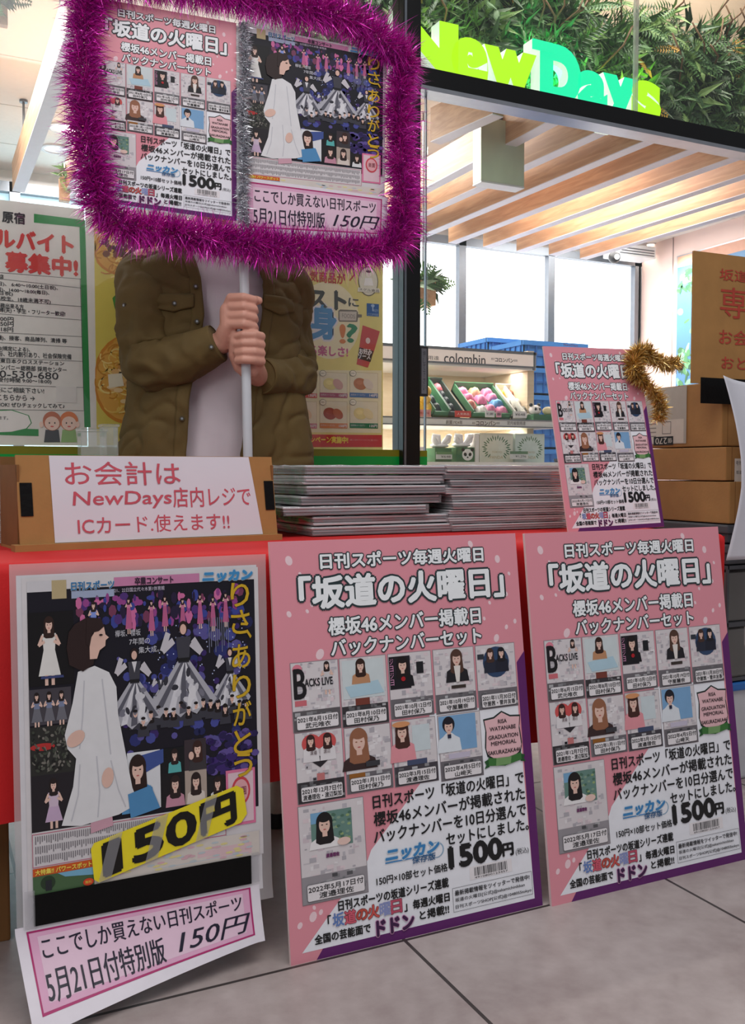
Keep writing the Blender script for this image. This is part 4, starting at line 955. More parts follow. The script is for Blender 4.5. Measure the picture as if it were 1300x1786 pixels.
def board_art(par, fn, panel=True):
    def Sx(): return Sheet(fn)
    s = Sx()
    if panel: s.mb.m('board_edge').box((0, 0, 0), (BW, .007, BH)); s.rect(0, 0, BW, BH, MATS['board_pink'], .3)
    s.poly([(.523, .2345), (.523, .728), (.047, .728), (.062, .709), (.505, .709), (.503, .2560)], PUR, 1)
    s.poly([(.4987, .335), (.5055, .7115), (.0212, .7115), (.155, .578), (.163, .5616), (.286, .445), (.30, .335)], WHT, 1)
    Rr = random.Random(4)
    for (u, v, r) in ((.035, .035, .009), (.415, .018, .007), (.475, .05, .008), (.03, .13, .006), (.065, .127, .004), (.075, .115, .005), (.085, .205, .010), (.46, .205, .008), (.485, .185, .005), (.435, .165, .004), (.506, .175, .005), (.49, .12, .005), (.45, .135, .004), (.50, .08, .004), (.055, .06, .004), (.02, .665, .006), (.045, .655, .009), (.06, .65, .005), (.075, .72, .005), (.048, .64, .004), (.39, .145, .004), (.365, .15, .003)):
        u, v = min(u, .512), v; s.ell(u, v, r * .75, r, PET, .6, 12, Rr.uniform(-.6, .6))
    if panel: s.build('foam_panel', par)
    else: s.rect(0, 0, BW, BH, MATS['board_pink'], .3); s.build('printed_sheet', par)
    s = Sx(); TW = ink(240, 244, 248)
    s.text('日刊スポーツ毎週火曜日', .0955, .025, .4412, .0525, TW, 4, bold=.0011, out=OUT, ow=.0022)
    s.text('「坂道の火曜日」', .0526, .066, .483, .123, TW, 4, bold=.0026, out=OUT, ow=.0036)
    s.text('櫻坂46メンバー掲載日', .1044, .142, .4255, .173, TW, 4, bold=.0011, out=OUT, ow=.0022)
    s.text('バックナンバーセット', .107, .182, .4241, .211, TW, 4, bold=.0010, out=OUT, ow=.0022)
    s.build('headline', par)
    for i in range(10): newspaper_page(i, par, fn)
    # shield
    s = Sx(); cu = .459
    def shield(k, m, L):
        w, a, b_ = .043 * k, .402 - .052 * k, .402 + .050 * k
        s.poly([(cu - w, a + .008), (cu - w * .45, a + .006), (cu, a - .004), (cu + w * .45, a + .006), (cu + w, a + .008), (cu + w * .92, a + .03), (cu + w, a + .062), (cu + w * .9, b_ - .022), (cu, b_), (cu - w * .9, b_ - .022), (cu - w, a + .062), (cu - w * .92, a + .03)], m, L)
    shield(1.0, ink(40, 52, 50), 2); shield(.94, ink(234, 190, 196), 3)
    for t, v, w in (('RISA', .366, .020), ('WATANABE', .379, .06), ('GRADUATION', .395, .068), ('MEMORIAL', .407, .058), ('SAKURAZAKA46', .424, .074)):
        s.text(t, cu - w / 2, v - .004, cu + w / 2, v + .0035, ink(60, 50, 54), 5, bold=.0002)
    s.build('shield_emblem', par)
    s = Sx(); g1, g2 = ink(62, 118, 58), ink(36, 84, 44)
    s.poly([(cu - .047, .438), (cu - .036, .434), (cu - .036, .449), (cu - .048, .452), (cu - .043, .445)], g2, 5); s.poly([(cu + .047, .436), (cu + .036, .432), (cu + .036, .447), (cu + .048, .449), (cu + .043, .442)], g2, 5)
    s.poly([(cu - .038, .432), (cu, .437), (cu + .038, .430), (cu + .038, .444), (cu, .451), (cu - .038, .447)], g1, 6); s.poly([(cu - .02, .4345), (cu + .015, .4352), (cu + .012, .449), (cu - .022, .449)], ink(120, 160, 104), 7); s.build('green_ribbon', par)
    s = Sx(); k = dict(bold=.0006)
    s.text('日刊スポーツ「坂道の火曜日」で', .1715, .4665, .4988, .4905, BLK, 4, **k); s.text('櫻坂46メンバーが掲載された', .1712, .497, .499, .5215, BLK, 4, **k)
    s.text('バックナンバーを10日分選んで', .1695, .528, .4992, .552, BLK, 4, **k); s.text('セットにしました。', .3179, .558, .5026, .580, BLK, 4, **k); s.build('body_text', par)
    s = Sx(); bl = ink(64, 136, 196)
    s.ell(.2965, .584, .0155, .0145, ink(150, 180, 206), 2); s.ell(.2955, .584, .0135, .0125, WHT, 2.5)
    s.text('ニッカン', .190, .5655, .298, .5875, bl, 5, bold=.0016, out=ink(214, 226, 236), ow=.0016, skew=.22); s.line([(.189, .5895), (.288, .5895)], .0022, bl, 4); s.text('保存版', .2426, .5875, .2911, .600, ink(52, 96, 140), 6, bold=.0003, skew=.15); s.build('series_logo', par)
    s = Sx(); s.text('1500', .322, .5845, .4371, .622, BLK, 4, bold=.0030); s.text('円', .4399, .598, .4634, .6205, BLK, 4, bold=.0014); s.text('(税込)', .4688, .611, .4986, .6245, BLK, 4); s.text('150円×10部セット価格', .1694, .6105, .3166, .6255, BLK, 4, bold=.0003); s.build('price', par)
    s = Sx(); s.rect(.3634, .627, .4584, .6515, ink(236, 232, 236), 2); Rb = random.Random(2); u = .374
    while u < .448:
        w = Rb.choice((.0008, .0014, .0022)); s.rect(u, .630, u + w, .645, DK, 3); u += w + Rb.choice((.0008, .0014, .002))
    s.text('4910800123457', .374, .6465, .448, .650, DK, 3); s.build('barcode', par)
    s = Sx(); s.text('日刊スポーツの坂道シリーズ連載', .093, .637, .3163, .6545, BLK, 4, **k); s.text('「', .0715, .658, .0775, .672, BLK, 4, **k)
    cc = [(100, 130, 190), (214, 96, 116), (196, 84, 70), (214, 90, 84), (140, 150, 200), (196, 84, 110)]
    for i, ch in enumerate('坂道の火曜日'):
        a = .0809 + i * .0229; s.text(ch, a, .657 if ch != 'の' else .660, a + .0212, .6795 if ch != 'の' else .678, ink(*cc[i]), 5, bold=.0007, out=ink(130, 60, 70) if i % 4 else ink(230, 224, 230), ow=.0009)
    s.text('」', .222, .668, .2275, .681, BLK, 4, **k); s.text('毎週火曜日', .2398, .664, .3164, .680, BLK, 4, **k)
    s.text('全国の芸能面で', .0453, .6865, .1523, .7025, BLK, 4, **k); s.text('ドドン', .1647, .6865, .2388, .712, ink(66, 34, 74), 6, bold=.0016, out=ink(206, 150, 190), ow=.0012); s.text('と掲載!!', .2524, .6855, .3137, .7015, BLK, 4, **k); s.build('footer_text', par)
    s = Sx(); s.frame(.3238, .659, .502, .7025, .0006, DK, 3); s.text('最新掲載情報をツイッターで発信中!', .3285, .664, .496, .6735, DK, 4, bold=.0002); s.text('坂道の火曜日[公式]@sakamichinikkan', .3285, .6775, .484, .6855, DK, 4, bold=.0001); s.text('日刊スポーツSHOP[公式]@1048055tokyo', .3285, .690, .4985, .698, DK, 4, bold=.0001); s.build('notice_box', par)
LEAN = math.radians(-8.0)
b1 = thing('promotional_board', 'large pink promotional board leaning on the red table, left one', 'promotional board', (.558, 1.485, 0), 0, 'pink boards with newspaper pages', LEAN)
board_art(b1, lambda u, v, l: (u, -l, BH - v))
b2 = copy_tree(b1); b2.location = (1.0935, 1.472, 0); b2['label'] = 'large pink promotional board leaning on the red table, right one'
b3 = copy_tree(b1); b3['label'] = 'small pink promotional board standing on the table under the gold tinsel'
P0, P1 = on_y(992, 924, 1.78), on_y(1159, 921, 1.78)
kb = (P1.x - P0.x) / BW; b3.scale = (kb, kb, kb * 1.115); b3.location = (P0.x, 1.78, TZ + .001); b3.rotation_euler = (math.radians(-11.5), math.radians(-1.5), 0)

# ------------------------------------------------------------------ newspaper front page (hanging poster and hand-held sign)
def front_page(par, fn, W, H, tagged=True):
    """W x H metres; art given in unit coordinates"""
    def Sx(): return Sheet(lambda u, v, l: fn(u * W, v * H, l))
    class G:
        pass
    R = random.Random(21)
    s = Sx(); s.rect(-.02, -.012, 1.02, 1.0, ink(214, 210, 214), .5, 1, 24); s.rect(0, .03, 1, .83, ink(24, 22, 34), 1, 1, 24)
    for i in range(230):   # blue and violet stage light
        u, v = R.gauss(.72, .2), R.gauss(.33, .2)
        if not (.25 < u < .97 and .12 < v < .78): continue
        a = R.uniform(.008, .03); s.ell(u, v, a, a * .8, R.choice((ink(44, 50, 112), ink(70, 76, 150), ink(58, 40, 104), ink(34, 38, 84), ink(90, 84, 150))), R.choice((1.4, 1.7, 2)), 8)
    for i in range(110): s.ell(R.uniform(.5, .96), R.uniform(.14, .5), .003, .0025, ink(190, 200, 240), 2.4, 6)
    for i in range(70):    # violet stage at the right
        u, v = R.uniform(.76, .99), R.uniform(.56, .70); s.ell(u, v, .02, .012, R.choice((ink(60, 40, 110), ink(40, 30, 80), ink(96, 80, 150))), 2.2, 8)
    s.build('newsprint_sheet', par)
    s = Sx()   # upper band: mast head
    s.rect(0, 0, .15, .035, ink(206, 204, 210), 2); s.rect(.10, .0, .16, .06, ink(186, 168, 130), 2); s.text('日刊スポーツ', .18, .008, .36, .036, ink(50, 116, 170), 4, bold=.001, out=ink(220, 226, 232), ow=.001); s.rect(.18, .038, .36, .062, ink(160, 172, 200), 2)
    s.rect(.36, .0, .74, .03, ink(200, 130, 170), 2); s.text('卒業コンサート', .45, .004, .62, .028, ink(60, 40, 60), 4, bold=.001); s.text('21、22日国立代々木第1体育館', .36, .036, .58, .05, ink(210, 200, 220), 4)
    s.text('ニッカン', .755, -.004, .985, .030, ink(64, 140, 196), 5, bold=.0035, out=ink(180, 206, 226), ow=.0015, skew=.2); s.build('masthead', par)
    s = Sx()   # stage picture strip
    for i in range(120):
        u, v = R.uniform(.2, .94), R.uniform(.06, .16); s.ell(u, v, R.uniform(.006, .02), R.uniform(.008, .024), R.choice((ink(150, 70, 140), ink(80, 50, 120), ink(206, 110, 160), ink(40, 30, 60), ink(60, 70, 150), ink(120, 60, 90))), R.choice((2, 2.4, 2.8)), 7)
    for i, u in enumerate((.42, .52, .58, .66, .74, .8, .86)): s.figure(u, .07 + .012 * (i % 2), .12, cloth=(206, 120, 160), hair=(40, 26, 30), L=4, full=True, w=.6, skirt=(186, 96, 140))
    s.figure(.27, .075, .11, cloth=(130, 150, 220), L=4, full=True, skirt=(90, 110, 190)); s.build('stage_picture', par)
    def card(u0, v0, u1, v1, bg): s.rect(u0, v0, u1, v1, ink(*bg), 3)
    s = Sx(); card(0, .10, .185, .335, (18, 16, 20)); s.figure(.085, .115, .22, cloth=(226, 224, 222), skirt=(224, 222, 220), hair=(50, 32, 28), L=4, full=True, w=1.0); s.poly([(.05, .305), (.14, .305), (.142, .313), (.048, .313)], ink(60, 70, 120), 6)
    card(0, .345, .17, .46, (70, 66, 74)); 
    for u in (.03, .08, .13): s.figure(u, .355, .11, cloth=(120, 130, 160), skirt=(110, 110, 120), hair=(36, 26, 26), L=4, full=True)
    card(0, .465, .18, .62, (44, 44, 42)); s.ell(.05, .53, .05, .012, ink(180, 50, 50), 4)
    for i in range(120): s.ell(R.uniform(0.01, .17), R.uniform(.475, .61), R.uniform(.004, .012), R.uniform(.002, .006), R.choice((ink(90, 92, 84), ink(30, 30, 30), ink(64, 70, 60), ink(120, 116, 110))), 4.5, 6, R.uniform(0, 3))
    card(0, .62, .24, .80, (36, 32, 38)); s.figure(.09, .635, .16, cloth=(206, 186, 206), skirt=(196, 170, 200), hair=(40, 30, 30), L=4, full=True, w=1.1); s.build('side_pictures', par)
    s = Sx()   # dancers in black and white dress
    def dancer(u, v, h, L):
        aa = [i / 16 for i in range(17)]
        s.poly([(u - h * .07, v + h * .40), (u + h * .07, v + h * .40)] + [(u + h * (.44 - .88 * t), v + h * (.82 + .12 * math.sin(t * 3.14) + .035 * math.sin(t * 25))) for t in aa], ink(176, 176, 186), L)
        for t in (.12, .3, .5, .68, .86): s.poly([(u - h * .02 + h * .06 * (.5 - t), v + h * .43), (u + h * .02 + h * .06 * (.5 - t), v + h * .43), (u + h * (.47 - .88 * t), v + h * (.80 + .12 * math.sin(t * 3.14))), (u + h * (.37 - .88 * t), v + h * (.82 + .12 * math.sin(t * 3.14)))], ink(216, 216, 224) if t in (.3, .68) else ink(92, 92, 104), L + .25)
        for k in range(14): s.ell(u + R.gauss(0, .13) * h, v + h * R.uniform(.5, .86), h * .03, h * .05, R.choice((ink(52, 52, 62), ink(206, 206, 214), ink(120, 120, 134))), L + .3, 8, R.uniform(0, 3))
        s.ell(u + h * .1, v + h * .78, h * .05, h * .12, ink(222, 222, 228), L + .35, 10, .3)
        s.poly([(u - h * .10, v + h * .17), (u + h * .10, v + h * .17), (u + h * .07, v + h * .43), (u - h * .07, v + h * .43)], ink(64, 64, 74), L + .5); s.rect(u - h * .075, v + h * .38, u + h * .075, v + h * .42, ink(26, 26, 30), L + .55); s.poly([(u - h * .04, v + h * .17), (u + h * .04, v + h * .17), (u, v + h * .30)], ink(216, 214, 220), L + .55)
        s.line([(u - h * .13, v + h * .2), (u - h * .28, v + h * .3), (u - h * .2, v + h * .12)], h * .07, ink(200, 196, 204), L + .6); s.line([(u + h * .13, v + h * .2), (u + h * .24, v + h * .34), (u + h * .1, v + h * .24)], h * .07, ink(200, 196, 204), L + .6)
        s.ell(u, v + h * .08, h * .06, h * .07, ink(44, 28, 28), L + .8); s.ell(u, v + h * .095, h * .042, h * .052, ink(222, 182, 168), L + 1)
    dancer(.66, .155, .34, 4); dancer(.44, .235, .28, 4); dancer(.875, .26, .22, 3.6); dancer(.555, .33, .13, 3.4)
    for i in range(16): s.figure(.44 + i * .034, .42 + R.uniform(0, .05), .07, cloth=(60, 60, 70), hair=(30, 24, 26), L=3.2, w=.9)
    s.build('dancers_picture', par)
    s = Sx()   # large woman in white, looking up
    wc, hc, kc = ink(222, 222, 226), ink(46, 30, 30), ink(224, 186, 172)
    s.poly([(.20, .30), (.27, .285), (.33, .31), (.36, .36), (.365, .45), (.385, .54), (.42, .70), (.445, .755), (.36, .782), (.2, .80), (.12, .79), (.17, .67), (.185, .58), (.15, .545), (.14, .50), (.175, .40)], wc, 6)
    for pts in ([(.225, .33), (.215, .45), (.20, .55)], [(.30, .33), (.315, .45), (.33, .58)], [(.27, .58), (.28, .7), (.27, .78)], [(.33, .6), (.36, .7), (.39, .76)], [(.20, .6), (.19, .7), (.16, .78)]): s.line(pts, .005, ink(196, 196, 204), 6.6)
    s.poly([(.19, .145), (.24, .125), (.29, .13), (.315, .155), (.30, .19), (.275, .22), (.265, .28), (.22, .30), (.165, .275), (.155, .22), (.165, .17)], hc, 8)
    s.poly([(.285, .15), (.312, .16), (.318, .185), (.332, .195), (.318, .204), (.316, .222), (.292, .235), (.28, .262), (.25, .262), (.25, .20), (.268, .18)], kc, 9)
    s.poly([(.24, .13), (.30, .13), (.312, .158), (.29, .172), (.262, .176), (.25, .22), (.235, .21)], hc, 10); s.ell(.298, .185, .008, .0035, hc, 11, 8)
    s.ell(.185, .515, .04, .024, kc, 8, 14, -.4); s.ell(.315, .655, .025, .034, kc, 8, 14, .3); s.poly([(.24, .785), (.33, .775), (.335, .815), (.24, .83)], ink(206, 160, 176), 5.5); s.build('main_portrait', par)
    s = Sx()   # small pictures at the lower right
    card(.40, .585, .545, .78, (220, 222, 228)); s.poly([(.44, .60), (.56, .585), (.56, .63), (.47, .66)], ink(64, 84, 150), 4); s.figure(.445, .595, .19, cloth=(90, 150, 200), hair=(44, 28, 26), L=5, w=.9)
    s.poly([(.4, .72), (.5, .70), (.54, .78), (.41, .80)], ink(80, 140, 190), 8)
    card(.548, .585, .655, .67, (20, 22, 26)); s.figure(.61, .59, .08, cloth=(90, 176, 176), L=4, w=.9); card(.655, .565, .755, .67, (60, 50, 56)); s.figure(.715, .572, .10, cloth=(60, 56, 60), hair=(60, 36, 32), L=4); s.ell(.685, .62, .012, .014, ink(222, 184, 170), 7)
    card(.548, .67, .655, .785, (26, 24, 28)); s.figure(.61, .68, .105, cloth=(196, 140, 160), L=4); card(.655, .67, .755, .785, (176, 160, 150)); s.figure(.705, .68, .105, cloth=(216, 204, 196), L=4); card(.755, .70, .84, .785, (30, 28, 32)); s.figure(.805, .705, .085, cloth=(222, 222, 226), L=4)
    card(.845, .69, .985, .885, (222, 120, 160)); s.rect(.855, .70, .975, .875, ink(224, 196, 206), 4); s.ell(.915, .765, .045, .05, ink(206, 70, 84), 5); s.ell(.915, .765, .036, .040, ink(228, 170, 176), 6); s.text('楽園', .89, .75, .94, .78, ink(120, 30, 50), 7); s.build('small_pictures', par)
    s = Sx(); yl = ink(206, 168, 40)
    vs = [('り', .04), ('さ', .135), ('、', .205), ('あ', .255), ('り', .36), ('が', .455), ('と', .555), ('う', .635)]
    for ch, v in vs:
        if ch == '、': s.text(ch, .955, v, .98, v + .03, yl, 6, bold=.001)
        else: s.text(ch, .885, v, .972, v + .082, yl, 6, bold=.0012, out=ink(60, 46, 20), ow=.0008)
    s.build('vertical_headline', par); s = Sx()
    for t, a, c, v in (('欅坂、櫻坂', .36, .47, .175), ('7年間の', .42, .51, .205), ('集大成。', .46, .55, .235)): s.text(t, a, v, c, v + .022, ink(206, 206, 216), 5); s.build('caption_text', par); s = Sx()
    for i in range(10): s.line([(.78 + i * .010, .155), (.78 + i * .010, .275 - .02 * (i % 3))], .0035, ink(120, 124, 150), 4)
    s.build('lyrics_column', par)
    s = Sx(); s.rect(0, .80, .84, .915, ink(212, 208, 212), 3); s.frame(0, .805, .84, .912, .002, ink(190, 80, 110), 4)
    for r in range(3):
        for i in range(92):
            u = .012 + i * .0089; h_ = R.uniform(.55, 1) * .027
            s.rect(u, .813 + r * .032, u + .004, .813 + r * .032 + h_, ink(124, 120, 126), 4)
    s.build('article_text', par)
    s = Sx(); s.rect(0, .915, .25, .94, ink(206, 90, 40), 4); s.text('大特集!! パワースポット', .01, .919, .24, .936, ink(236, 214, 90), 6, bold=.0008); s.rect(0, .94, .25, 1.0, ink(74, 104, 70), 4)
    s.poly([(.1, .94), (.25, .94), (.25, .965), (.13, .955)], ink(120, 176, 206), 5); s.ell(.06, .965, .03, .022, ink(44, 64, 44), 5); s.rect(.05, .957, .075, .99, ink(40, 44, 50), 6); s.ell(.225, .985, .022, .012, ink(214, 70, 40), 7); s.text('無料', .212, .98, .238, .99, ink(244, 220, 90), 8)
    s.rect(.25, .915, 1, 1.0, ink(214, 206, 200), 3)
    for i in range(60): s.rect(R.uniform(.26, .92), R.uniform(.92, .985), R.uniform(.93, .97), R.uniform(.985, .99), R.choice((ink(214, 206, 200), ink(220, 190, 196), ink(196, 204, 210))), 3.2) if i < 5 else s.ell(R.uniform(.27, .96), R.uniform(.925, .99), .018, .004, R.choice((ink(216, 176, 186), ink(190, 200, 206), ink(226, 214, 150))), 3.6, 8)
    s.build('advertisements', par)
def price_strip(par, fn, W, H, name='price_strip'):
    s = Sheet(lambda u, v, l: fn(u * W, v * H, l)); pk = ink(176, 44, 110)
    s.rect(-.045, -.08, 1.045, 1.16, ink(228, 222, 232), .5, 30, 12)
    n = 24
    s.rect(0, 0, 1, .03, pk, 2, n, 1); s.rect(0, .97, 1, 1, pk, 2, n, 1); s.rect(0, 0, .008, 1, pk, 2, 1, n); s.rect(.992, 0, 1, 1, pk, 2, 1, n); s.rect(.008, .03, .992, .97, ink(222, 168, 200), 1, n, 10)
    s.rect(.04, .1, .96, .9, ink(228, 196, 216), 1.5, n, 10)
    s.text('ここでしか買えない日刊スポーツ', .05, .12, .95, .43, ink(34, 30, 50), 3.5, bold=.0010); s.text('5月21日付特別版', .04, .54, .56, .92, ink(34, 30, 50), 3.5, bold=.0012); s.text('150円', .62, .52, .95, .88, ink(34, 30, 50), 3.5, bold=.0012, skew=.1)
    return s.build(name, par)

# hanging poster, left
hp = thing('hanging_newspaper_poster', 'sheathed newspaper front page poster hanging from the table at the left', 'poster', (.130, 1.583, .018))
def hang(x, z, l):
    """x along, z up; a stiff sheet whose loose foot swings forward and curls at its left corner"""
    t = max(0.0, (.112 - z) / .115)
    return (x * .972, -.012 - l - .045 * max(0.0, .66 - z) - .050 * t * t * (1.0 - 1.6 * x) - .02 * t, z)
s = Sheet(lambda u, v, l: hang(u, v, l)); film('plastic_sleeve_film', (226, 220, 224), .5, .25, .3, .3); film('clear_tape', (190, 190, 196), .42, .2, .4, .2)
s.rect(-.006, .082, .428, .683, MATS['plastic_sleeve_film'], 0, 16, 30); s.build('plastic_sleeve', hp)
s = Sheet(lambda u, v, l: hang(u, v, l)); s.rect(.004, .10, .410, .665, ink(216, 214, 220), 1, 10, 24); s.build('backing_sheet', hp)
front_page(hp, lambda u, v, l: hang(.020 + u, .655 - v, l + .0008), .385, .495)
s = Sheet(lambda u, v, l: hang(u, v, l)); s.rect(.020, .113, .388, .162, MATS['black_tape'], 12, 14, 6); s.build('black_tape_band', hp)
s = Sheet(lambda u, v, l: hang(u, v, l)); s.rect(.006, .11, .022, .170, MATS['clear_tape'], 13, 2, 4); s.build('clear_tape', hp); s = Sheet(lambda u, v, l: hang(u, v, l)); s.rect(.388, .115, .402, .166, MATS['clear_tape'], 13, 2, 4); s.build('clear_tape', hp)
# yellow price tag, tilted up to the right
ca, sa = math.cos(math.radians(13.5)), math.sin(math.radians(13.5))
def tagfn(u, v, l):
    x, z = .113 + u * ca + v * sa * .2, .2275 + u * sa * .98 - v; p = hang(x, z, l + .0045); return p
s = Sheet(tagfn); s.poly([(.004, 0), (.258, 0), (.27, .010), (.274, .055), (.262, .066), (.008, .066), (0, .058), (-.002, .008)], ink(240, 222, 44), 0, )
for ch, a, c in (('1', .018, .046), ('5', .068, .118), ('0', .128, .178), ('円', .190, .252)): s.text(ch, a, .009, c, .059, ink(22, 20, 18), 2, bold=.003)
s.build('yellow_price_tag', hp)
for a in (.03, .11, .20): s = Sheet(tagfn); s.poly([(a, 0), (a + .022, 0), (a - .002, .066), (a - .024, .066)], MATS['clear_tape'], 4); s.build('tape_glare', hp)  # grey see-through strips paint the tape's glare across the digits
def strip_fn(u, v, l):  # u 0..W, v 0..H from the top left of the pink frame
    W_ = .378; a = min(1.0, max(0.0, u / W_)); w = max(0.0, v / .085)
    x = .008 + u + .014 * w * (1 - a); z = max(.108 - v * (1.12 - .25 * a) - .002, .004 + .002 * a + l - .018)
    p = hang(x, z, l + .001)
    return (p[0], p[1] - .03 * w * w * (1 - a) ** 1.2, p[2])
price_strip(hp, strip_fn, .378, .084)

# ------------------------------------------------------------------ small leaning cardboard notice on the table
A, B = on_z(36, 962, TZ), on_z(485, 941, TZ)
rz = math.atan2(B.y - A.y, B.x - A.x); L_ = (B - A).length
cb = thing('cardboard_notice', 'low cardboard stand with a handwritten paper notice on the table', 'notice stand', (A.x, A.y, TZ), rz)
hN = .178; tl = math.radians(-9)
b = MB(); b.m('cardboard'); M = Rx(tl)
b.box((0, 0, .010), (L_, .005, hN), M); top = M @ Vector((0, .005, hN))
b.box((0, .0, 0), (L_, .16, .005)); b.box((-.012, -.012, 0), (L_ + .004, .02, .012)); b.build('front_flap', cb)
b = MB(); b.m('cardboard_dark'); b.prism([(0, .005), (.0045, .005), (.0045, hN - .02), (0, hN - .02)], .02, .15); b.prism([(L_ - .0045, .005), (L_, .005), (L_, hN - .02), (L_ - .0045, hN - .02)], .02, .15)
b.box((0, .15, 0), (L_, .155, hN - .004)); b.build('box_body', cb)
s = Sheet(lambda u, v, l: M @ Vector((u, -.0012 - l, hN - v)))
b = MB(); b.m('white_paper')
pa, pb, pc_, pd = .060, L_ - .055, L_ - .035, .062
def pfn(x, y):
    u = (pa + (pb - pa) * x) * (1 - y) + (pd + (pc_ - pd) * x) * y
    return M @ Vector((u, -.0012 - .0006 * math.sin(x * 9) * math.sin(y * 5), hN - .001 - y * (hN - .014)))
b.grid(pfn, 20, 8); pp = b.build('paper_notice', cb)
mk = mat('red_marker', (196, 82, 98), .5, var=.12, scale=60)
W_ = L_
s.text('お会計は', W_ * .165, .012, W_ * .60, .058, mk, 2, bold=.0003); s.text('NewDays', W_ * .185, .070, W_ * .555, .104, mk, 2, bold=.0004, skew=.12); s.text('店内レジで', W_ * .565, .064, W_ * .89, .104, mk, 2, bold=.0003)
s.text('ICカード.使えます!!', W_ * .20, .118, W_ * .79, .152, mk, 2, bold=.0002); s.build('handwriting', cb)
for u, nm_ in ((.004, 'a'), (L_ - .024, 'b')):
    s = Sheet(lambda a, v, l: M @ Vector((a, -.0012 - l, hN - v))); s.rect(u, .052, u + .022, .114, MATS['black_tape'], 1, 2, 4); s.build('black_tape', cb)

# ------------------------------------------------------------------ newspapers
mat('newsprint_edge', (198, 198, 202), .75, var=.16, scale=6, stretch=(1, 1, 130)); mat('newsprint_top', (206, 206, 208), .7, var=.1, scale=30)
def wrap_mat():
    m = film('plastic_wrap', (236, 238, 242), .16, .12, 1.6, .25); nt = m.node_tree
    tc = nt.nodes.new('ShaderNodeTexCoord'); n = nt.nodes.new('ShaderNodeTexNoise'); n.inputs['Scale'].default_value = 22; n.inputs['Distortion'].default_value = 1.2
    bp = nt.nodes.new('ShaderNodeBump'); bp.inputs['Strength'].default_value = .5; bp.inputs['Distance'].default_value = .006
    nt.links.new(tc.outputs['Object'], n.inputs['Vector']); nt.links.new(n.outputs['Fac'], bp.inputs['Height'])
    for x in nt.nodes:
        if x.type == 'BSDF_GLOSSY': nt.links.new(bp.outputs[0], x.inputs['Normal'])
    return m
wrap_mat()
def bundle(x, y, z, rz, w, d, h, label, seed, grp):
    R = random.Random(seed); o = thing('newspaper_bundle', label, 'newspaper bundle', (x, y, z), rz, grp)
    b = MB(); n = 3; z_ = 0; eds = [mat('newsprint_edge', (198, 198, 202)), mat('newsprint_shade', (150, 152, 158), .75, var=.14, scale=6, stretch=(1, 1, 110)), mat('newsprint_shade_deep', (104, 106, 112), .75, var=.14, scale=6, stretch=(1, 1, 110))]  # the two darker tones paint gap shade into the paper slabs
    for i in range(n):
        t = h / n; dx, dy = R.uniform(-.004, .004), R.uniform(-.003, .003); g = .0008
        b.m('newsprint_top' if i == n - 1 else 'newsprint_edge')
        r = t * .42; pr_ = [(-.0 + r * (1 - math.cos(a)), r + .0 - r * math.sin(a)) for a in (0, .5, 1.0, 1.5)]
        sec = [(r * (1 - math.sin(a)) if True else 0, t / 2 - (t / 2 - g) * math.cos(a)) for a in [math.pi * k / 6 for k in range(7)]]   # rounded fold, front
        def pt(q, X, rev=False): return q
        prof = [(dy + yy, z_ + zz) for yy, zz in sec] + [(dy + d, z_ + t - g), (dy + d, z_ + g)]
        vs = [Vector((dx + xx + .0015 * math.sin(k + i), p[0], p[1])) for xx in (0, w) for k, p in enumerate(prof)]
        m_ = len(prof); b.m(R.choice(eds) if i < n - 1 else eds[0])
        b.add(vs, [(k, (k + 1) % m_, m_ + (k + 1) % m_, m_ + k) for k in range(m_)] + [list(range(m_))[::-1], [m_ + k for k in range(m_)]], False); z_ += t
    b.build('folded_newspapers', o)
    b = MB(); b.m('plastic_wrap'); e = .0035
    ph = R.uniform(0, 9)
    def ring(u, v):  # u round the section, v along the bundle
        P = [(-e, .001), (-e, h * .5), (-e, h + .0002), (d * .3, h + .0004), (d * .7, h + .0004), (d + e, h + .0002), (d + e, .001)]
        f = u * (len(P) - 1); i = min(int(f), len(P) - 2); t = f - i; yy = P[i][0] * (1 - t) + P[i + 1][0] * t; zz = P[i][1] * (1 - t) + P[i + 1][1] * t
        k = noise.noise(Vector((v * 9 + ph, yy * 30, zz * 90))) * .0022
        return Vector((-e + (w + 2 * e) * v, yy + (k if 0 > yy else 0), min(max(zz + (k if zz > h else 0), .001), h + .004)))
    b.grid(ring, 18, 26)
    for xe in (-e, w + e): b.grid(lambda u, v: Vector((xe + .004 * noise.noise(Vector((u * 14 + ph, v * 4, xe * 30))), -e + (d + 2 * e) * u, .001 + (h) * v)), 16, 3)
    b.build('plastic_wrap', o)
S1 = (on_z(537, 936, TZ), on_z(757, 926, TZ))
hb = .0205
tops = {0: 'lowest', 1: 'second from the bottom', 2: 'third from the bottom', 3: 'fourth from the bottom', 4: 'fifth from the bottom', 5: 'sixth from the bottom', 6: 'topmost', }
offs = [(.012, 0, -.01), (.016, .0, .01), (-.055, .0, -.02), (-.012, .004, .015), (.0, 0, 0), (-.006, .002, .01), (-.004, 0, -.005)]
rz1 = math.atan2(S1[1].y - S1[0].y, S1[1].x - S1[0].x)
x1a, y1a = on_y(537, 900, 1.93).x, 1.93
for i in range(7):
    dx, dy, dr = offs[i]
    bundle(x1a + dx, y1a + dy, TZ + .0015 + i * (hb + .0022), dr + .03, .355, .27, hb, 'plastic wrapped newspaper bundle, %s in the stack beside the cardboard notice' % tops[i], 50 + i, 'wrapped bundles in the left stack')
x2a = on_y(787, 900, 1.93).x
hb2 = .0168; tops2 = ['lowest', 'second from the bottom', 'third from the bottom', 'fourth from the bottom', 'fifth from the bottom', 'sixth from the bottom', 'seventh from the bottom', 'eighth from the bottom', 'topmost']
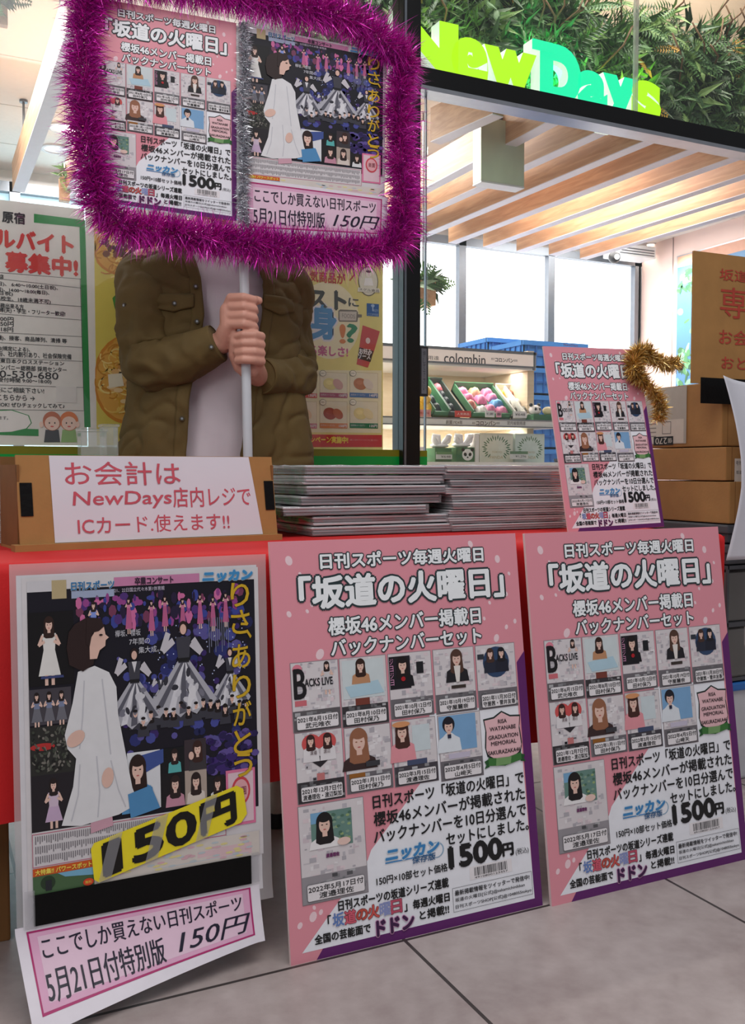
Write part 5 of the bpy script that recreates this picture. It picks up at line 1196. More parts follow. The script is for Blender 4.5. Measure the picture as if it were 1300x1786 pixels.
for i in range(9):
    bundle(x2a + rnd.uniform(-.012, .012) + (.01 if i < 5 else 0), 1.935 + rnd.uniform(-.004, .004), TZ + .0015 + i * (hb2 + .0008), rnd.uniform(-.02, .03), .345, .27, hb2, 'plastic wrapped newspaper bundle, %s in the stack left of the small board' % tops2[i], 80 + i, 'wrapped bundles in the right stack')
mat('loose_newsprint', (206, 204, 202), .75, var=.08, scale=30)
Rl = random.Random(6); xe = on_y(24, 880, 2.02).x
ol = ['lowest', 'second lowest', 'third lowest', 'fourth lowest', 'fifth lowest', 'sixth lowest', 'sixth from the top', 'fifth from the top', 'fourth from the top', 'third from the top', 'second from the top', 'topmost']
for i in range(12):
    t = .0118; dx = .03 * math.sin(i * .55) + Rl.uniform(-.006, .006)
    b = MB(); b.m('loose_newsprint'); x0, x1 = -.34, 0.0
    def fn(u, v):
        a = v * 2 * math.pi; y = .135 - .135 * math.cos(a) * 1.0; zz = t * .5 + (t * .48) * math.sin(a)
        return Vector((x0 + (x1 - x0) * u + .002 * math.sin(u * 9 + i), y, zz + .0015 * math.sin(u * 6 + i * 2) * (1 if zz > t * .4 else 0)))
    for k in range(3):
        zz = k * t / 3; b.box((x0 + Rl.uniform(-.004, .004), Rl.uniform(0, .004), zz + .0004), (Rl.uniform(-.008, .004), .27, zz + t / 3 - .0003), bev=.0012)
    ob = b.build('folded_newspaper', None, (xe + dx + .02, 2.02, TZ + .001 + i * t)); tag(ob, 'loose folded newspaper, %s in the pile behind the cardboard notice' % ol[i], 'newspaper', 'loose newspapers at the left'); ob.rotation_euler.z = Rl.uniform(-.05, .05)

# clear plastic cases behind the notice
film('clear_plastic', (226, 232, 230), .16, .1, 1.0, .4)
for (px0, px1, py, Y, hh, lb) in ((141, 186, 752, 2.22, 0, 'clear plastic case at the left behind the cardboard notice'), (180, 206, 744, 2.28, 0, 'taller clear plastic case beside the olive jacket')):
    a, c = on_y(px0, py, Y), on_y(px1, py, Y); o = thing('clear_case', lb, 'plastic case', (a.x, Y, TZ), 0); w, h = c.x - a.x, a.z - TZ
    b = MB(); b.m('clear_plastic'); t = .002; dd = .05
    b.box((0, 0, 0), (w, t, h)); b.box((0, dd, 0), (w, dd + t, h)); b.box((0, 0, 0), (t, dd, h)); b.box((w - t, 0, 0), (w, dd, h)); b.box((0, 0, 0), (w, dd, t)); b.build('case_body', o)
    b = MB(); b.m('clear_plastic'); b.box((-.003, -.003, h), (w + .003, dd + .005, h + .006)); b.build('case_rim', o)
# ------------------------------------------------------------------ tinsel
def tinsel(mb, path, n, length, width, mats, R, nrm=Vector((0, -1, 0)), flat=.65):
    pts = [Vector(p) for p in path]; seg = [(b - a).length for a, b in zip(pts, pts[1:])]; tot = sum(seg)
    for _ in range(n):
        t = R.uniform(0, tot); i = 0
        while i < len(seg) - 1 and t > seg[i]: t -= seg[i]; i += 1
        f = t / seg[i]; p = pts[i].lerp(pts[i + 1], f); ax = (pts[i + 1] - pts[i]).normalized()
        r = Vector((R.gauss(0, 1), R.gauss(0, flat), R.gauss(0, 1))); r = (r - ax * r.dot(ax)).normalized(); d = (r + ax * R.uniform(-.55, .55)).normalized()
        L = length * R.uniform(.55, 1.12) * (1 + .25 * noise.noise(p * 14)); w = width * R.uniform(.6, 1.2)
        s = d.cross(Vector((R.gauss(0, 1), R.gauss(0, 1), R.gauss(0, 1)))).normalized() * w; k = Vector((R.gauss(0, 1), R.gauss(0, 1), R.gauss(0, 1) - .4)) * L * .16
        q = p + d * L * .06 + Vector((R.gauss(0, .10), R.gauss(0, .06), R.gauss(0, .10))) * length; m = p + d * L * .55 + k * .3; e = p + d * L + k
        mb.m(R.choice(mats)); mb.add([q - s * .7, q + s * .7, m + s, m - s, e], [(0, 1, 2, 3), (3, 2, 4)], False)
    return mb
PT = [mat('tinsel_magenta', (220, 40, 190), .28, metal=.5, var=.15), mat('tinsel_purple', (170, 24, 158), .3, metal=.5, var=.15), mat('tinsel_violet', (200, 26, 164), .26, metal=.6, var=.1), mat('tinsel_pink', (236, 80, 206), .22, metal=.6, var=.1)]
ST = [mat('tinsel_silver', (232, 234, 240), .22, metal=.6, var=.1), mat('tinsel_silver_dark', (176, 180, 188), .25, metal=.6, var=.1)]
GT_ = [mat('tinsel_gold', (222, 180, 96), .25, metal=.6, var=.15), mat('tinsel_gold_light', (244, 216, 150), .22, metal=.6, var=.1), mat('tinsel_bronze', (160, 118, 52), .3, metal=.6, var=.1)]

# ------------------------------------------------------------------ hand-held sign on its pole
YS = 2.36
hs = thing('hand_held_sign', 'placard framed in purple tinsel on a white pole held up by the person', 'placard', (on_y(424, 400, YS).x, YS, 1.2))
hl = hs.location
def sp(px, py, dy=0): return on_y(px, py, YS) + Vector((0, dy, 0)) - hl
def quadfn(tl, tr, br, bl, W, H):
    tl, tr, br, bl = [sp(*p) for p in (tl, tr, br, bl)]
    def fn(u, v, l):
        a, c = u / W, v / H; p = (tl * (1 - a) + tr * a) * (1 - c) + (bl * (1 - a) + br * a) * c
        return Vector((p.x, -.006 - l, p.z))
    return fn
b = MB(); b.m('white_plastic')
b.prism([(sp(155, 0).x, sp(155, 0).z), (sp(668, 92).x, sp(668, 92).z), (sp(666, 410).x, sp(666, 410).z), (sp(156, 350).x, sp(156, 350).z)], -.004, .004); b.build('backing_board', hs)
pp = bpy.data.objects.new('promotional_sheet', None); COL.objects.link(pp); pp.parent = hs
board_art(pp, quadfn((156, -4), (411, 42), (411, 387), (160, 351), BW, BH), panel=False)
pn = bpy.data.objects.new('newspaper_sheet', None); COL.objects.link(pn); pn.parent = hs
front_page(pn, quadfn((420, 46), (667, 96), (665, 352), (423, 328), .385, .495), .385, .495)
price_strip(pn, lambda u, v, l, f=quadfn((429, 318), (664, 349), (662, 410), (431, 398), .378, .084): f(u, v, l + .003), .378, .084)
b = MB(); b.m(mat('pole_white', (206, 210, 218), .35, var=.04, scale=8)); pt, pb = on_y(417, 60, 2.385) - hl, on_y(433, 815, 2.385) - hl
b.cyl(pt, pb, .0125, n=20); b.build('pole', hs)
b = MB(); b.m(mat('tape_white', (222, 222, 226), .4)); 
for py in (120, 330):
    q = on_y(420, py, 2.37) - hl; b.box((q.x - .03, q.z * 0 + .008, q.z - .012), (q.x + .03, .042, q.z + .012), bev=.002)
b.build('pole_clamp', hs)
R = random.Random(31)
ring = [(152, -22), (146, 40), (141, 110), (146, 180), (152, 250), (160, 310), (172, 368), (205, 398), (262, 402), (320, 412), (385, 420), (440, 428), (510, 436), (575, 441), (640, 440), (690, 425), (699, 370), (697, 300), (692, 230), (690, 160), (708, 106), (668, 82), (620, 44), (560, 24), (500, 18), (440, 4), (380, -8), (300, -24), (220, -34), (152, -22)]
g = tinsel(MB(), [sp(x, y, -.02) for x, y in ring], 26000, .070, .0012, PT, R); g.build('purple_tinsel', hs)
g = tinsel(MB(), [sp(x, y, -.018) for x, y in ((422, 44), (425, 120), (419, 200), (423, 280), (420, 350), (424, 404))], 2600, .024, .0011, ST, R); g.build('silver_tinsel', hs)

# ------------------------------------------------------------------ person
def skinned(mb, name, parent, voxel, smooth_it=4):
    o = mb.build(name, parent)
    m = o.modifiers.new('r', 'REMESH'); m.mode = 'VOXEL'; m.voxel_size = voxel; m.use_smooth_shade = True
    if smooth_it: m2 = o.modifiers.new('s', 'SMOOTH'); m2.factor = .5; m2.iterations = smooth_it
    me = bpy.data.meshes.new_from_object(o.evaluated_get(bpy.context.evaluated_depsgraph_get()))
    old = o.data; o.modifiers.clear(); o.data = me; bpy.data.meshes.remove(old); me.name = name
    for p in me.polygons: p.use_smooth = True
    return o
def chain(mb, pts, rad, n=14):
    for (p, r), (q, r2) in zip(zip(pts, rad), zip(pts[1:], rad[1:])):
        mb.cyl(p, q, r, r2, n=n); mb.sph(p, r, n, 8)
    mb.sph(pts[-1], rad[-1], n, 8)
AF = math.radians(13)
YB_ = 2.63
pc0 = on_y(373, 600, YB_)
pe = thing('person', 'person in an olive shirt jacket and white t-shirt holding up the placard pole', 'person', (pc0.x, YB_, 0), -AF * 0)
PO = Vector((pc0.x, YB_, 0))
er, ef = Vector((math.cos(AF), -math.sin(AF), 0)), Vector((-math.sin(AF), -math.cos(AF), 0))
def BL(r, f, z): return er * r + ef * f + Vector((0, 0, z))       # body frame, local to the person
def PXP(px, py, Y): return on_y(px, py, Y) - PO
skin = mat('skin', (206, 150, 132), .5, var=.06, scale=30, bump=.05, bscale=200)
SHR, SHL = BL(-.185, -.01, 1.405), BL(.205, -.01, 1.40)
ELR, WRR = PXP(256, 630, 2.56), PXP(388, 598, 2.435)
ELL, WRL = PXP(507, 645, 2.565), PXP(449, 656, 2.455)
pol = lambda py: on_y(417 + (py - 60) * 16 / 755, py, 2.385) - PO
hf = Vector((-.30, -.954, 0)); hr = Vector((.954, -.30, 0))
def HP(c, r, f, z): return c + hr * r + hf * f + Vector((0, 0, z))
body = MB(); body.m(skin)
# trunk, neck, head
for r0, z in ((.0, .95), (0, 1.05), (0, 1.15), (0, 1.25), (0, 1.34)):
    k = {.95: (.155, .105), 1.05: (.145, .10), 1.15: (.15, .10), 1.25: (.165, .105), 1.34: (.16, .095)}[z]
    body.sph(BL(0, 0, z), (k[0], k[1], .11), 24, 14, Rz(-AF).to_3x3())
chain(body, [SHR, BL(0, -.005, 1.43), SHL], [.06, .07, .06]); chain(body, [BL(0, -.01, 1.40), BL(0, .01, 1.55)], [.062, .056])
HC = BL(0, .02, 1.635); RM = Rz(-AF).to_3x3()
body.sph(HC + Vector((0, 0, .035)), (.076, .095, .092), 24, 16, RM); body.sph(HC + ef * .018 + Vector((0, 0, -.045)), (.058, .07, .07), 20, 14, RM)
body.sph(HC + ef * .070 + Vector((0, 0, -.095)), (.022, .018, .018), 14, 10, RM)
chain(body, [HC + ef * .088 + Vector((0, 0, .02)), HC + ef * .104 + Vector((0, 0, -.028))], [.008, .014]); 
for e in (-1, 1):
    body.sph(HC + er * .077 * e + Vector((0, 0, -.002)), (.010, .022, .032), 12, 10, RM)
    chain(body, [HC + er * .02 * e + ef * .096 + Vector((0, 0, .034)), HC + er * .05 * e + ef * .084 + Vector((0, 0, .032))], [.009, .009])
    chain(body, [HC + er * .05 * e + ef * .07 + Vector((0, 0, -.02)), HC + er * .03 * e + ef * .078 + Vector((0, 0, -.03))], [.02, .016])
chain(body, [HC + er * -.02 + ef * .086 + Vector((0, 0, -.060)), HC + er * .02 + ef * .086 + Vector((0, 0, -.060))], [.008, .008])
# arms
chain(body, [SHR, ELR, WRR], [.050, .036, .029]); chain(body, [SHL, ELL, WRL], [.050, .036, .029])
# legs and feet
for e in (-1, 1):
    chain(body, [BL(.085 * e, 0, .92), BL(.095 * e, .01, .50), BL(.10 * e, -.02, .10)], [.088, .058, .042]); chain(body, [BL(.10 * e, -.03, .055), BL(.11 * e, .06, .04), BL(.115 * e, .14, .032)], [.042, .042, .03])
# upper hand (the person's right): back of the hand to the left, fingers round the front of the pole to the right
c0 = pol(556)
fz = [.047, .0235, .001, -.0215]; fl = [1.0, 1.06, 1.0, .86]
for i, z in enumerate(fz):
    k = fl[i]; q = c0 + Vector((0, 0, z))
    P = [HP(q, -.036, .012, .004), HP(q, -.004, .0305, .003), HP(q, .023, .019 * k, -.001), HP(q, .026, -.006, -.003), HP(q, .008, -.023, -.004)]
    chain(body, P, [.0128, .0120, .0112, .0104, .009], 14)
    chain(body, [HP(q, -.036, .012, .004), HP(q, -.046, -.008, -.02), WRR + hr * .012 + Vector((0, 0, .012 * (1.2 - i * .5)))], [.0130, .0150, .021], 12)
chain(body, [HP(c0, -.046, .0, .02), HP(c0, -.042, -.004, -.02), WRR], [.020, .024, .029])
chain(body, [HP(c0, -.040, -.016, -.02), HP(c0, -.026, -.026, .02), HP(c0, .004, -.026, .046), HP(c0, .028, -.008, .050), HP(c0, .036, .006, .047)], [.019, .0165, .0135, .0125, .0105])
# lower hand (the person's left): fingers come from the right, tips to the left of the pole
c1 = pol(614)
fz = [.040, .0185, -.0035, -.0245]
for i, z in enumerate(fz):
    k = (1.0, 1.05, 1.0, .88)[i]; q = c1 + Vector((0, 0, z))
    P = [HP(q, .036, -.020, -.002), HP(q, .040, .008, 0), HP(q, .022, .0275 * k, .001), HP(q, -.006, .029, .001), HP(q, -.0225, .014, 0)]
    chain(body, P, [.0128, .0124, .0116, .0108, .0098], 14)
    chain(body, [HP(q, .036, -.020, -.002), HP(q, .034, -.034, -.014), WRL + hr * -.006 + Vector((0, 0, .010 * (1.2 - i * .5)))], [.013, .015, .021], 12)
chain(body, [HP(c1, .03, -.028, .01), HP(c1, .024, -.026, -.03), WRL], [.020, .024, .029])
chain(body, [HP(c1, .012, -.022, -.046), HP(c1, -.014, -.022, -.036), HP(c1, -.03, -.010, -.006), HP(c1, -.0305, .004, .024), HP(c1, -.027, .008, .044)], [.021, .019, .0155, .0128, .0105])
chain(body, [WRL, HP(c1, .0, -.022, -.045)], [.028, .021])
bo = skinned(body, 'body', pe, .0030, 3)
# hair and facial features
h = MB(); h.m(mat('hair_dark', (38, 28, 24), .5, var=.2, scale=80, stretch=(6, 6, 1)))
h.grid(lambda u, v: HC + Vector((0, 0, .035)) + RM @ Vector(((.084 + .004 * math.sin(u * 60)) * math.sin(v * 1.75) * math.cos(u * 6.2832), (.103 + .004 * math.sin(u * 47)) * math.sin(v * 1.75) * math.sin(u * 6.2832) + .006, .102 * math.cos(v * 1.75) - (.05 * v if math.sin(u * 6.2832) > -.2 else 0))), 48, 16); h.build('hair', pe)
for e in (-1, 1):
    b = MB(); b.m(mat('eye_white', (236, 234, 230), .2)); b.sph(HC + er * .032 * e + ef * .082 + Vector((0, 0, .016)), .0125, 14, 10); b.m(mat('iris', (40, 26, 20), .15)); b.sph(HC + er * .032 * e + ef * .0905 + Vector((0, 0, .016)), .0055, 10, 8); b.build('eye', pe)
    b = MB(); b.m(MATS['hair_dark']); b.tube([HC + er * .018 * e + ef * .103 + Vector((0, 0, .040)), HC + er * .036 * e + ef * .098 + Vector((0, 0, .046)), HC + er * .052 * e + ef * .086 + Vector((0, 0, .040))], [.003, .004, .002], 8); b.build('eyebrow', pe)

# t-shirt
mat('tee_white', (214, 204, 212), .8, var=.02, bump=.05, bscale=400)
def loft(mb, prof, a0, a1, nu, nv, disp, pw=.85):
    zs = [p[0] for p in prof]
    def at(z):
        for A_, B_ in zip(prof, prof[1:]):
            if A_[0] <= z <= B_[0]:
                t = (z - A_[0]) / (B_[0] - A_[0]); t = t * t * (3 - 2 * t) * .5 + t * .5
                return [x + (y - x) * t for x, y in zip(A_, B_)]
        return prof[-1]
    def fn(u, v):
        z = zs[0] + (zs[-1] - zs[0]) * v; _, hw, hd, dr, df = at(z)
        s0, s1 = a0(z, hw), a1(z, hw); a = s0 + (s1 - s0) * u; c, s_ = math.cos(a), math.sin(a)
        r = hw * math.copysign(abs(s_) ** pw, s_); f = hd * math.copysign(abs(c) ** pw, c); k = disp(r, f, z, u)
        return BL(dr + r * (1 + k / hw), df + f * (1 + k / hd), z)
    mb.grid(fn, nu, nv); return mb
tee = MB(); tee.m('tee_white')
def dt(r, f, z, u): return .006 * noise.noise(Vector((r * 9, f * 4, z * 3.0))) + .0035 * noise.noise(Vector((r * 22 + z * 9, f * 8, z * 12)))
loft(tee, [(.82, .185, .128, 0, 0), (1.0, .18, .125, 0, 0), (1.15, .178, .125, 0, 0), (1.28, .19, .125, 0, 0), (1.36, .188, .112, 0, 0), (1.415, .16, .092, 0, 0), (1.452, .10, .076, 0, 0.0), (1.478, .076, .068, 0, .0)], lambda z, w: 0, lambda z, w: 2 * math.pi, 96, 90, dt)
tee.tube([BL(.078 * math.sin(a), .070 * math.cos(a), 1.474 - .012 * math.cos(a)) for a in [2 * math.pi * i / 40 for i in range(41)]], .006, 8, False)
tee.build('t_shirt', pe)
# trousers and shoes
tr = MB(); tr.m(mat('trousers_dark', (44, 46, 54), .8, var=.1))
tr.grid(lambda u, v: BL(.172 * math.sin(u * 6.2832), .122 * math.cos(u * 6.2832), .84 + .17 * v), 40, 6)
for e in (-1, 1): tr.grid(lambda u, v: BL(.09 * e + .012 * e * (1 - v) + (.066 + .036 * v) * math.sin(u * 6.2832) * (1 + .03 * math.sin(v * 30)), .0 - .015 * (1 - v) + (.07 + .038 * v) * math.cos(u * 6.2832), .07 + .80 * v), 28, 24)
tr.build('trousers', pe)
for e in (-1, 1):
    b = MB(); b.m('dark_plastic')
    b.grid(lambda u, v: BL(.108 * e + (.047 - .012 * v * v) * math.sin(u * 6.2832), .055 + (.125 - .03 * v) * math.cos(u * 6.2832), .0 + .085 * v * (1 - .45 * max(0, math.cos(u * 6.2832)))), 30, 8); b.build('shoe', pe)

# olive jacket: body shell open at the front, sleeves, collar, flaps, cuffs, buttons
ol = mat('olive_cloth', (92, 73, 34), .82, var=.10, scale=14, bump=.10, bscale=420)
ol2 = mat('olive_cloth_inside', (58, 50, 32), .85, var=.1)
JP = [(.70, .290, .175, .0, 0), (.85, .272, .168, .0, 0), (1.0, .245, .160, .005, 0), (1.12, .232, .153, .005, 0), (1.24, .228, .148, .005, 0), (1.34, .224, .135, .005, 0), (1.40, .205, .116, .005, 0), (1.438, .165, .098, .0, 0), (1.462, .115, .086, 0, 0), (1.482, .088, .082, 0, -.004)]
def edge(tab, z):
    for (a, x), (c, y) in zip(tab, tab[1:]):
        if a <= z <= c: return x + (y - x) * (z - a) / (c - a)
    return tab[0][1] if z < tab[0][0] else tab[-1][1]
LE = [(.70, -.090), (.89, -.084), (1.04, -.075), (1.17, -.052), (1.26, -.036), (1.36, -.044), (1.43, -.060), (1.482, -.050)]
RE = [(.70, .055), (.89, .056), (1.04, .066), (1.17, .095), (1.28, .108), (1.36, .112), (1.43, .088), (1.482, .060)]
def ang(x, w): return math.copysign(math.asin(min(1, abs(x / w) ** (1 / .85))), x)
def dj(r, f, z, u):
    k = .016 * noise.noise(Vector((r * 7 + f * 5, 3.0, z * 2.2))) + .007 * noise.noise(Vector((r * 16, f * 16, z * 9)))
    low = max(0, 1.15 - z); k += low * .055 * math.sin(r * 34 + 2.2 * noise.noise(Vector((r * 3, 1, z * 2)))) * .5
    cr = 1 - abs(noise.noise(Vector((r * 10 + z * 8, f * 8, z * 14 - r * 8)))); k -= .008 * max(0, cr - .78) * 4
    return k + .012
jk = MB(); jk.m(ol)
loft(jk, JP, lambda z, w: ang(edge(RE, z), w), lambda z, w: 2 * math.pi + ang(edge(LE, z), w), 190, 130, dj)
def catmull(P, n):
    P = [Vector(p) for p in P]; out = []
    for i in range(len(P) - 1):
        a, b_, c, d = P[max(i - 1, 0)], P[i], P[i + 1], P[min(i + 2, len(P) - 1)]
        for k in range(n):
            t = k / n; out.append(.5 * ((2 * b_) + (c - a) * t + (2 * a - 5 * b_ + 4 * c - d) * t * t + (-a + 3 * b_ - 3 * c + d) * t ** 3))
    out.append(P[-1]); return out
def sleeve(P, rad, seed, end_open=True):
    pts = catmull(P, 22); n = 56; N_ = len(pts); vs = []; a = None
    rr = []
    for i in range(N_):
        f = i / (N_ - 1) * (len(rad) - 1); k = min(int(f), len(rad) - 2); rr.append(rad[k] + (rad[k + 1] - rad[k]) * (f - k))
    for i, p in enumerate(pts):
        d = (pts[min(i + 1, N_ - 1)] - pts[max(i - 1, 0)]).normalized(); a = d.orthogonal().normalized() if a is None else (a - d * a.dot(d)).normalized(); b_ = d.cross(a)
        t = i / (N_ - 1); amp = math.sin(math.pi * min(1, t * 1.06)) ** .6
        for j in range(n):
            th = 2 * math.pi * j / n; o_ = a * math.cos(th) + b_ * math.sin(th); q = p + o_ * rr[i]
            ridge = 1 - abs(noise.noise(Vector((t * 11 + seed, math.cos(th) * 1.3 + t * 2, math.sin(th) * 1.3))))
            elb = math.exp(-((t - .52) / .20) ** 2)
            k = amp * (.010 * noise.noise(q * 13 + Vector((seed, 0, 0))) + (.016 + .020 * elb) * (ridge - .74) + .004 * noise.noise(q * 40)); vs.append(q + o_ * k)
    jk.add(vs, [(i * n + j, i * n + (j + 1) % n, (i + 1) * n + (j + 1) % n, (i + 1) * n + j) for i in range(N_ - 1) for j in range(n)], True)
    return pts, rr
sR, rR = sleeve([BL(-.150, -.01, 1.395), BL(-.192, -.005, 1.375), PXP(254, 540, 2.60), PXP(257, 618, 2.575), PXP(285, 636, 2.525), PXP(340, 617, 2.475), WRR + hr * -.012], [.067, .073, .073, .069, .064, .056, .047], 1.0)
sL, rL = sleeve([BL(.172, -.01, 1.39), BL(.212, -.005, 1.37), PXP(500, 545, 2.61), PXP(510, 628, 2.59), PXP(512, 655, 2.54), PXP(480, 657, 2.495), WRL + hr * .010], [.065, .071, .069, .064, .060, .053, .045], 5.0)
jo = jk.build('jacket', pe); sm_ = jo.modifiers.new('thickness', 'SOLIDIFY'); sm_.thickness = .003; sm_.offset = 1
# cuffs
for pts, rr, e in ((sR, rR, -1), (sL, rL, 1)):
    b = MB(); b.m(ol); q, q2 = pts[-1], pts[-8]; d = (q - q2).normalized(); b.tube([q - d * .050, q - d * .046, q - d * .004, q, q - d * .001], [rr[-8] + .000, rr[-1] + .007, rr[-1] + .005, rr[-1] + .003, rr[-1] - .004], 40, False); b.build('cuff', jo)
# collar
for e, tab in ((-1, LE), (1, RE)):
    b = MB(); b.m(ol)
    def cf(u, v, e=e):
        # from the nape round to the front point, folded down
        a = math.radians(180 - 142 * u) * e; R_ = .088 + .030 * v; z = 1.492 + .016 * (1 - u) - .050 * v * (.6 + .9 * u) - .012 * u
        x, f = R_ * math.sin(a) * (1 + .0 * u), R_ * math.cos(a) * .96 + .03 * u * v
        return BL(x, f, z + .008 * math.sin(v * 3.1))
    b.grid(cf, 24, 8); co = b.build('collar', jo); m_ = co.modifiers.new('thickness', 'SOLIDIFY'); m_.thickness = .004
def on_front(r, z, out=.006):
    prof = JP
    for A_, B_ in zip(prof, prof[1:]):
        if A_[0] <= z <= B_[0]:
            t = (z - A_[0]) / (B_[0] - A_[0]); t = t * t * (3 - 2 * t) * .5 + t * .5; hw, hd, dr = [A_[k] + (B_[k] - A_[k]) * t for k in (1, 2, 3)]; break
    a = ang(r, hw); c = math.cos(a); f = hd * abs(c) ** .85; k = dj(r, f, z, 0)
    return BL(dr + r * (1 + k / hw), f * (1 + k / hd) + out, z)
def flap(r0, r1, z0, zs, name='pocket_flap'):
    b = MB(); b.m(ol)
    def fn(u, v):
        r = r0 + (r1 - r0) * u; dip = zs * (1 - abs(2 * u - 1)) * v; return on_front(r, z0 - .036 * v - dip, .006 + .004 * math.sin(v * 3.14) + .002 * v)
    b.grid(fn, 18, 8); o = b.build(name, jo); m_ = o.modifiers.new('thickness', 'SOLIDIFY'); m_.thickness = .003
    return o
zf = PXP(325, 510, 2.48).z
flap(-.170, -.062, zf, .012); flap(.112, .196, zf + .006, .014)
for e, tab in ((-1, LE), (1, RE)):   # button plackets along both front edges
    b = MB(); b.m(ol)
    b.grid(lambda u, v: on_front(edge(tab, .72 + .70 * v) + e * .030 * u, .72 + .70 * v, .004 + .002 * math.sin(u * 3.14)), 5, 60); o = b.build('placket', jo)
    m_ = o.modifiers.new('thickness', 'SOLIDIFY'); m_.thickness = .002
bm_ = mat('button_brown', (70, 60, 44), .35)
def button(p, n):
    n = Vector(n).normalized(); b = MB(); b.m(bm_); b.cyl(p, p + n * .003, .0068, .0064, n=18); b.m('silver_metal'); b.cyl(p + n * .003, p + n * .0036, .0030, n=10); b.build('button', jo)
for z in (PXP(330, 730, 2.47).z, PXP(335, 560, 2.48).z, PXP(337, 497, 2.48).z): button(on_front(edge(LE, z) - .016, z, .0095), ef)
button(on_front(-.112, zf - .026, .014), ef)
q = sR[-6]; button(q + (hf * .9 + hr * -.1).normalized() * (rR[-6] + .008) + Vector((0, 0, -.014)), hf)
q = sR[44]; button(q + (hf * .75 + hr * -.62).normalized() * (rR[44] + .004), hf * .75 - hr * .62)

# ------------------------------------------------------------------ gold tinsel on the small board
g = MB(); yg = 1.85
path = [on_y(x, y, yg + dy) for x, y, dy in ((1186, 630, .02), (1170, 636, .01), (1150, 632, .0), (1132, 618, .0), (1112, 614, 0), (1104, 638, -.015), (1118, 662, -.015), (1136, 678, -.01), (1150, 698, -.01), (1155, 715, -.01), (1149, 733, -.01))]
tinsel(g, path, 3000, .026, .0013, GT_, random.Random(9)); tinsel(g, path[3:7], 1200, .034, .0014, GT_, random.Random(10))
tag(g.build('gold_tinsel'), 'strand of gold tinsel hung over the corner of the small board', 'tinsel')

# ------------------------------------------------------------------ goods at the right edge
XB = 1.95
E0 = on_x(1272, 915, XB); yc = E0.y
zz = [E0.z, on_x(1270, 837, XB).z, on_x(1258, 779, XB).z, on_x(1257, 664, XB).z]
def cbox(x0, x1, y0, y1, z0, z1, label, slip=None, rz=0):
    o = thing('cardboard_box', label, 'box', (x0, y0, z0), rz, 'cardboard boxes at the right'); w, d, h_ = x1 - x0, y1 - y0, z1 - z0
    b = MB(); b.m('cardboard'); b.box((0, 0, 0), (w, d, h_ - .001), bev=.003); b.build('box_body', o)
    b = MB(); b.m('cardboard_dark'); b.box((-.0006, d * .5 - .001, h_ - .002), (w, d * .5 + .001, h_ - .0004)); b.box((.02, -.0006, .0), (.0215, .0, h_)); b.build('flap_seam', o)
    return o
cbox(XB, XB + .42, yc, yc + .33, zz[0] + .002, zz[1] - .004, 'flat cardboard box lowest in the stack at the right edge')
bx2 = cbox(XB - .002, XB + .42, yc + .012, yc + .34, zz[1] - .002, zz[2], 'flat cardboard box with a small paper slip, middle of the right stack')
s = Sheet(lambda u, v, l: (u, -.001 - l, zz[2] - zz[1] - v)); s.rect(.03, .03, .14, .095, ink(214, 206, 196), 1)
s.text('号外', .035, .036, .055, .048, DK, 2); s.text('坂道の火曜日', .036, .062, .10, .072, DK, 2); s.text('10部', .08, .08, .1, .09, DK, 2); s.build('paper_slip', bx2)
bx3 = cbox(XB + .002, XB + .42, yc + .032, yc + .36, zz[2] + .002, zz[3], 'taller cardboard box topmost in the right stack, half covered by black tape')
def left_face(px, py): return on_x(px, py, XB + .001)
s = Sheet(lambda u, v, l: (-.001 - l, .33 - u, zz[3] - zz[2] - v)); hh = zz[3] - zz[2]
s.rect(.02, .005, .20, hh - .01, ink(178, 172, 162), 1); s.rect(.02, hh * .55, .19, hh - .012, ink(206, 198, 186), 1.5); s.frame(.105, hh * .58, .14, hh * .78, .0015, DK, 2)
s.rect(.07, hh * .82, .15, hh * .96, BLK, 2); s.text('270', .078, hh * .84, .125, hh * .94, ink(214, 206, 196), 3, rot=math.pi); s.text('個', .13, hh * .85, .146, hh * .93, ink(214, 206, 196), 3, rot=math.pi)
for i in range(4): s.rect(.03, hh * .6 + i * .012, .08, hh * .6 + i * .012 + .003, ink(140, 134, 126), 2)
s.build('shipping_label', bx3)
# cardboard notice panel
Yn = yc + .022
a, c = on_y(1211, 437, Yn), on_y(1213, 664, Yn)
cn = thing('cardboard_sign', 'brown cardboard sign with red handwriting standing on the boxes at the right', 'sign', (a.x, Yn, zz[3] - .012), math.radians(-1))
H_ = a.z - zz[3] + .012
b = MB(); b.m('cardboard'); b.box((0, 0, 0), (.36, .006, H_)); b.build('cardboard_panel', cn)
s = Sheet(lambda u, v, l: (u, -.0006 - l, H_ - v))
def pu(px, py): p = on_y(px, py, Yn); return p.x - a.x, a.z - p.z
rm = mat('red_marker_dark', (172, 62, 46), .55, var=.15, scale=50)
def rt(t, x0, y0, x1, y1, **k):
    s = Sheet(lambda u, v, l: (u, -.0006 - l, H_ - v)); (u0, v0), (u1, v1) = pu(x0, y0), pu(x1, y1); s.text(t, u0, v0, u1, v1, rm, 1.5, bold=.0005, **k); s.build('handwriting', cn)
rt('坂道', 1255, 468, 1303, 494); rt('専用', 1256, 500, 1346, 562); rt('お会計', 1254, 574, 1328, 606); rt('おとなりの', 1258, 622, 1372, 650)
s = Sheet(lambda u, v, l: (u, -.0012 - l, H_ - v)); u0, v0 = pu(1224, 671); 
b = MB(); b.m('black_tape'); q0, q1 = pu(1222, 668), pu(1310, 712)
b.box((q0[0], -.0016, -.052), (q0[0] + .16, -.0008, .016)); b.build('black_tape', cn)
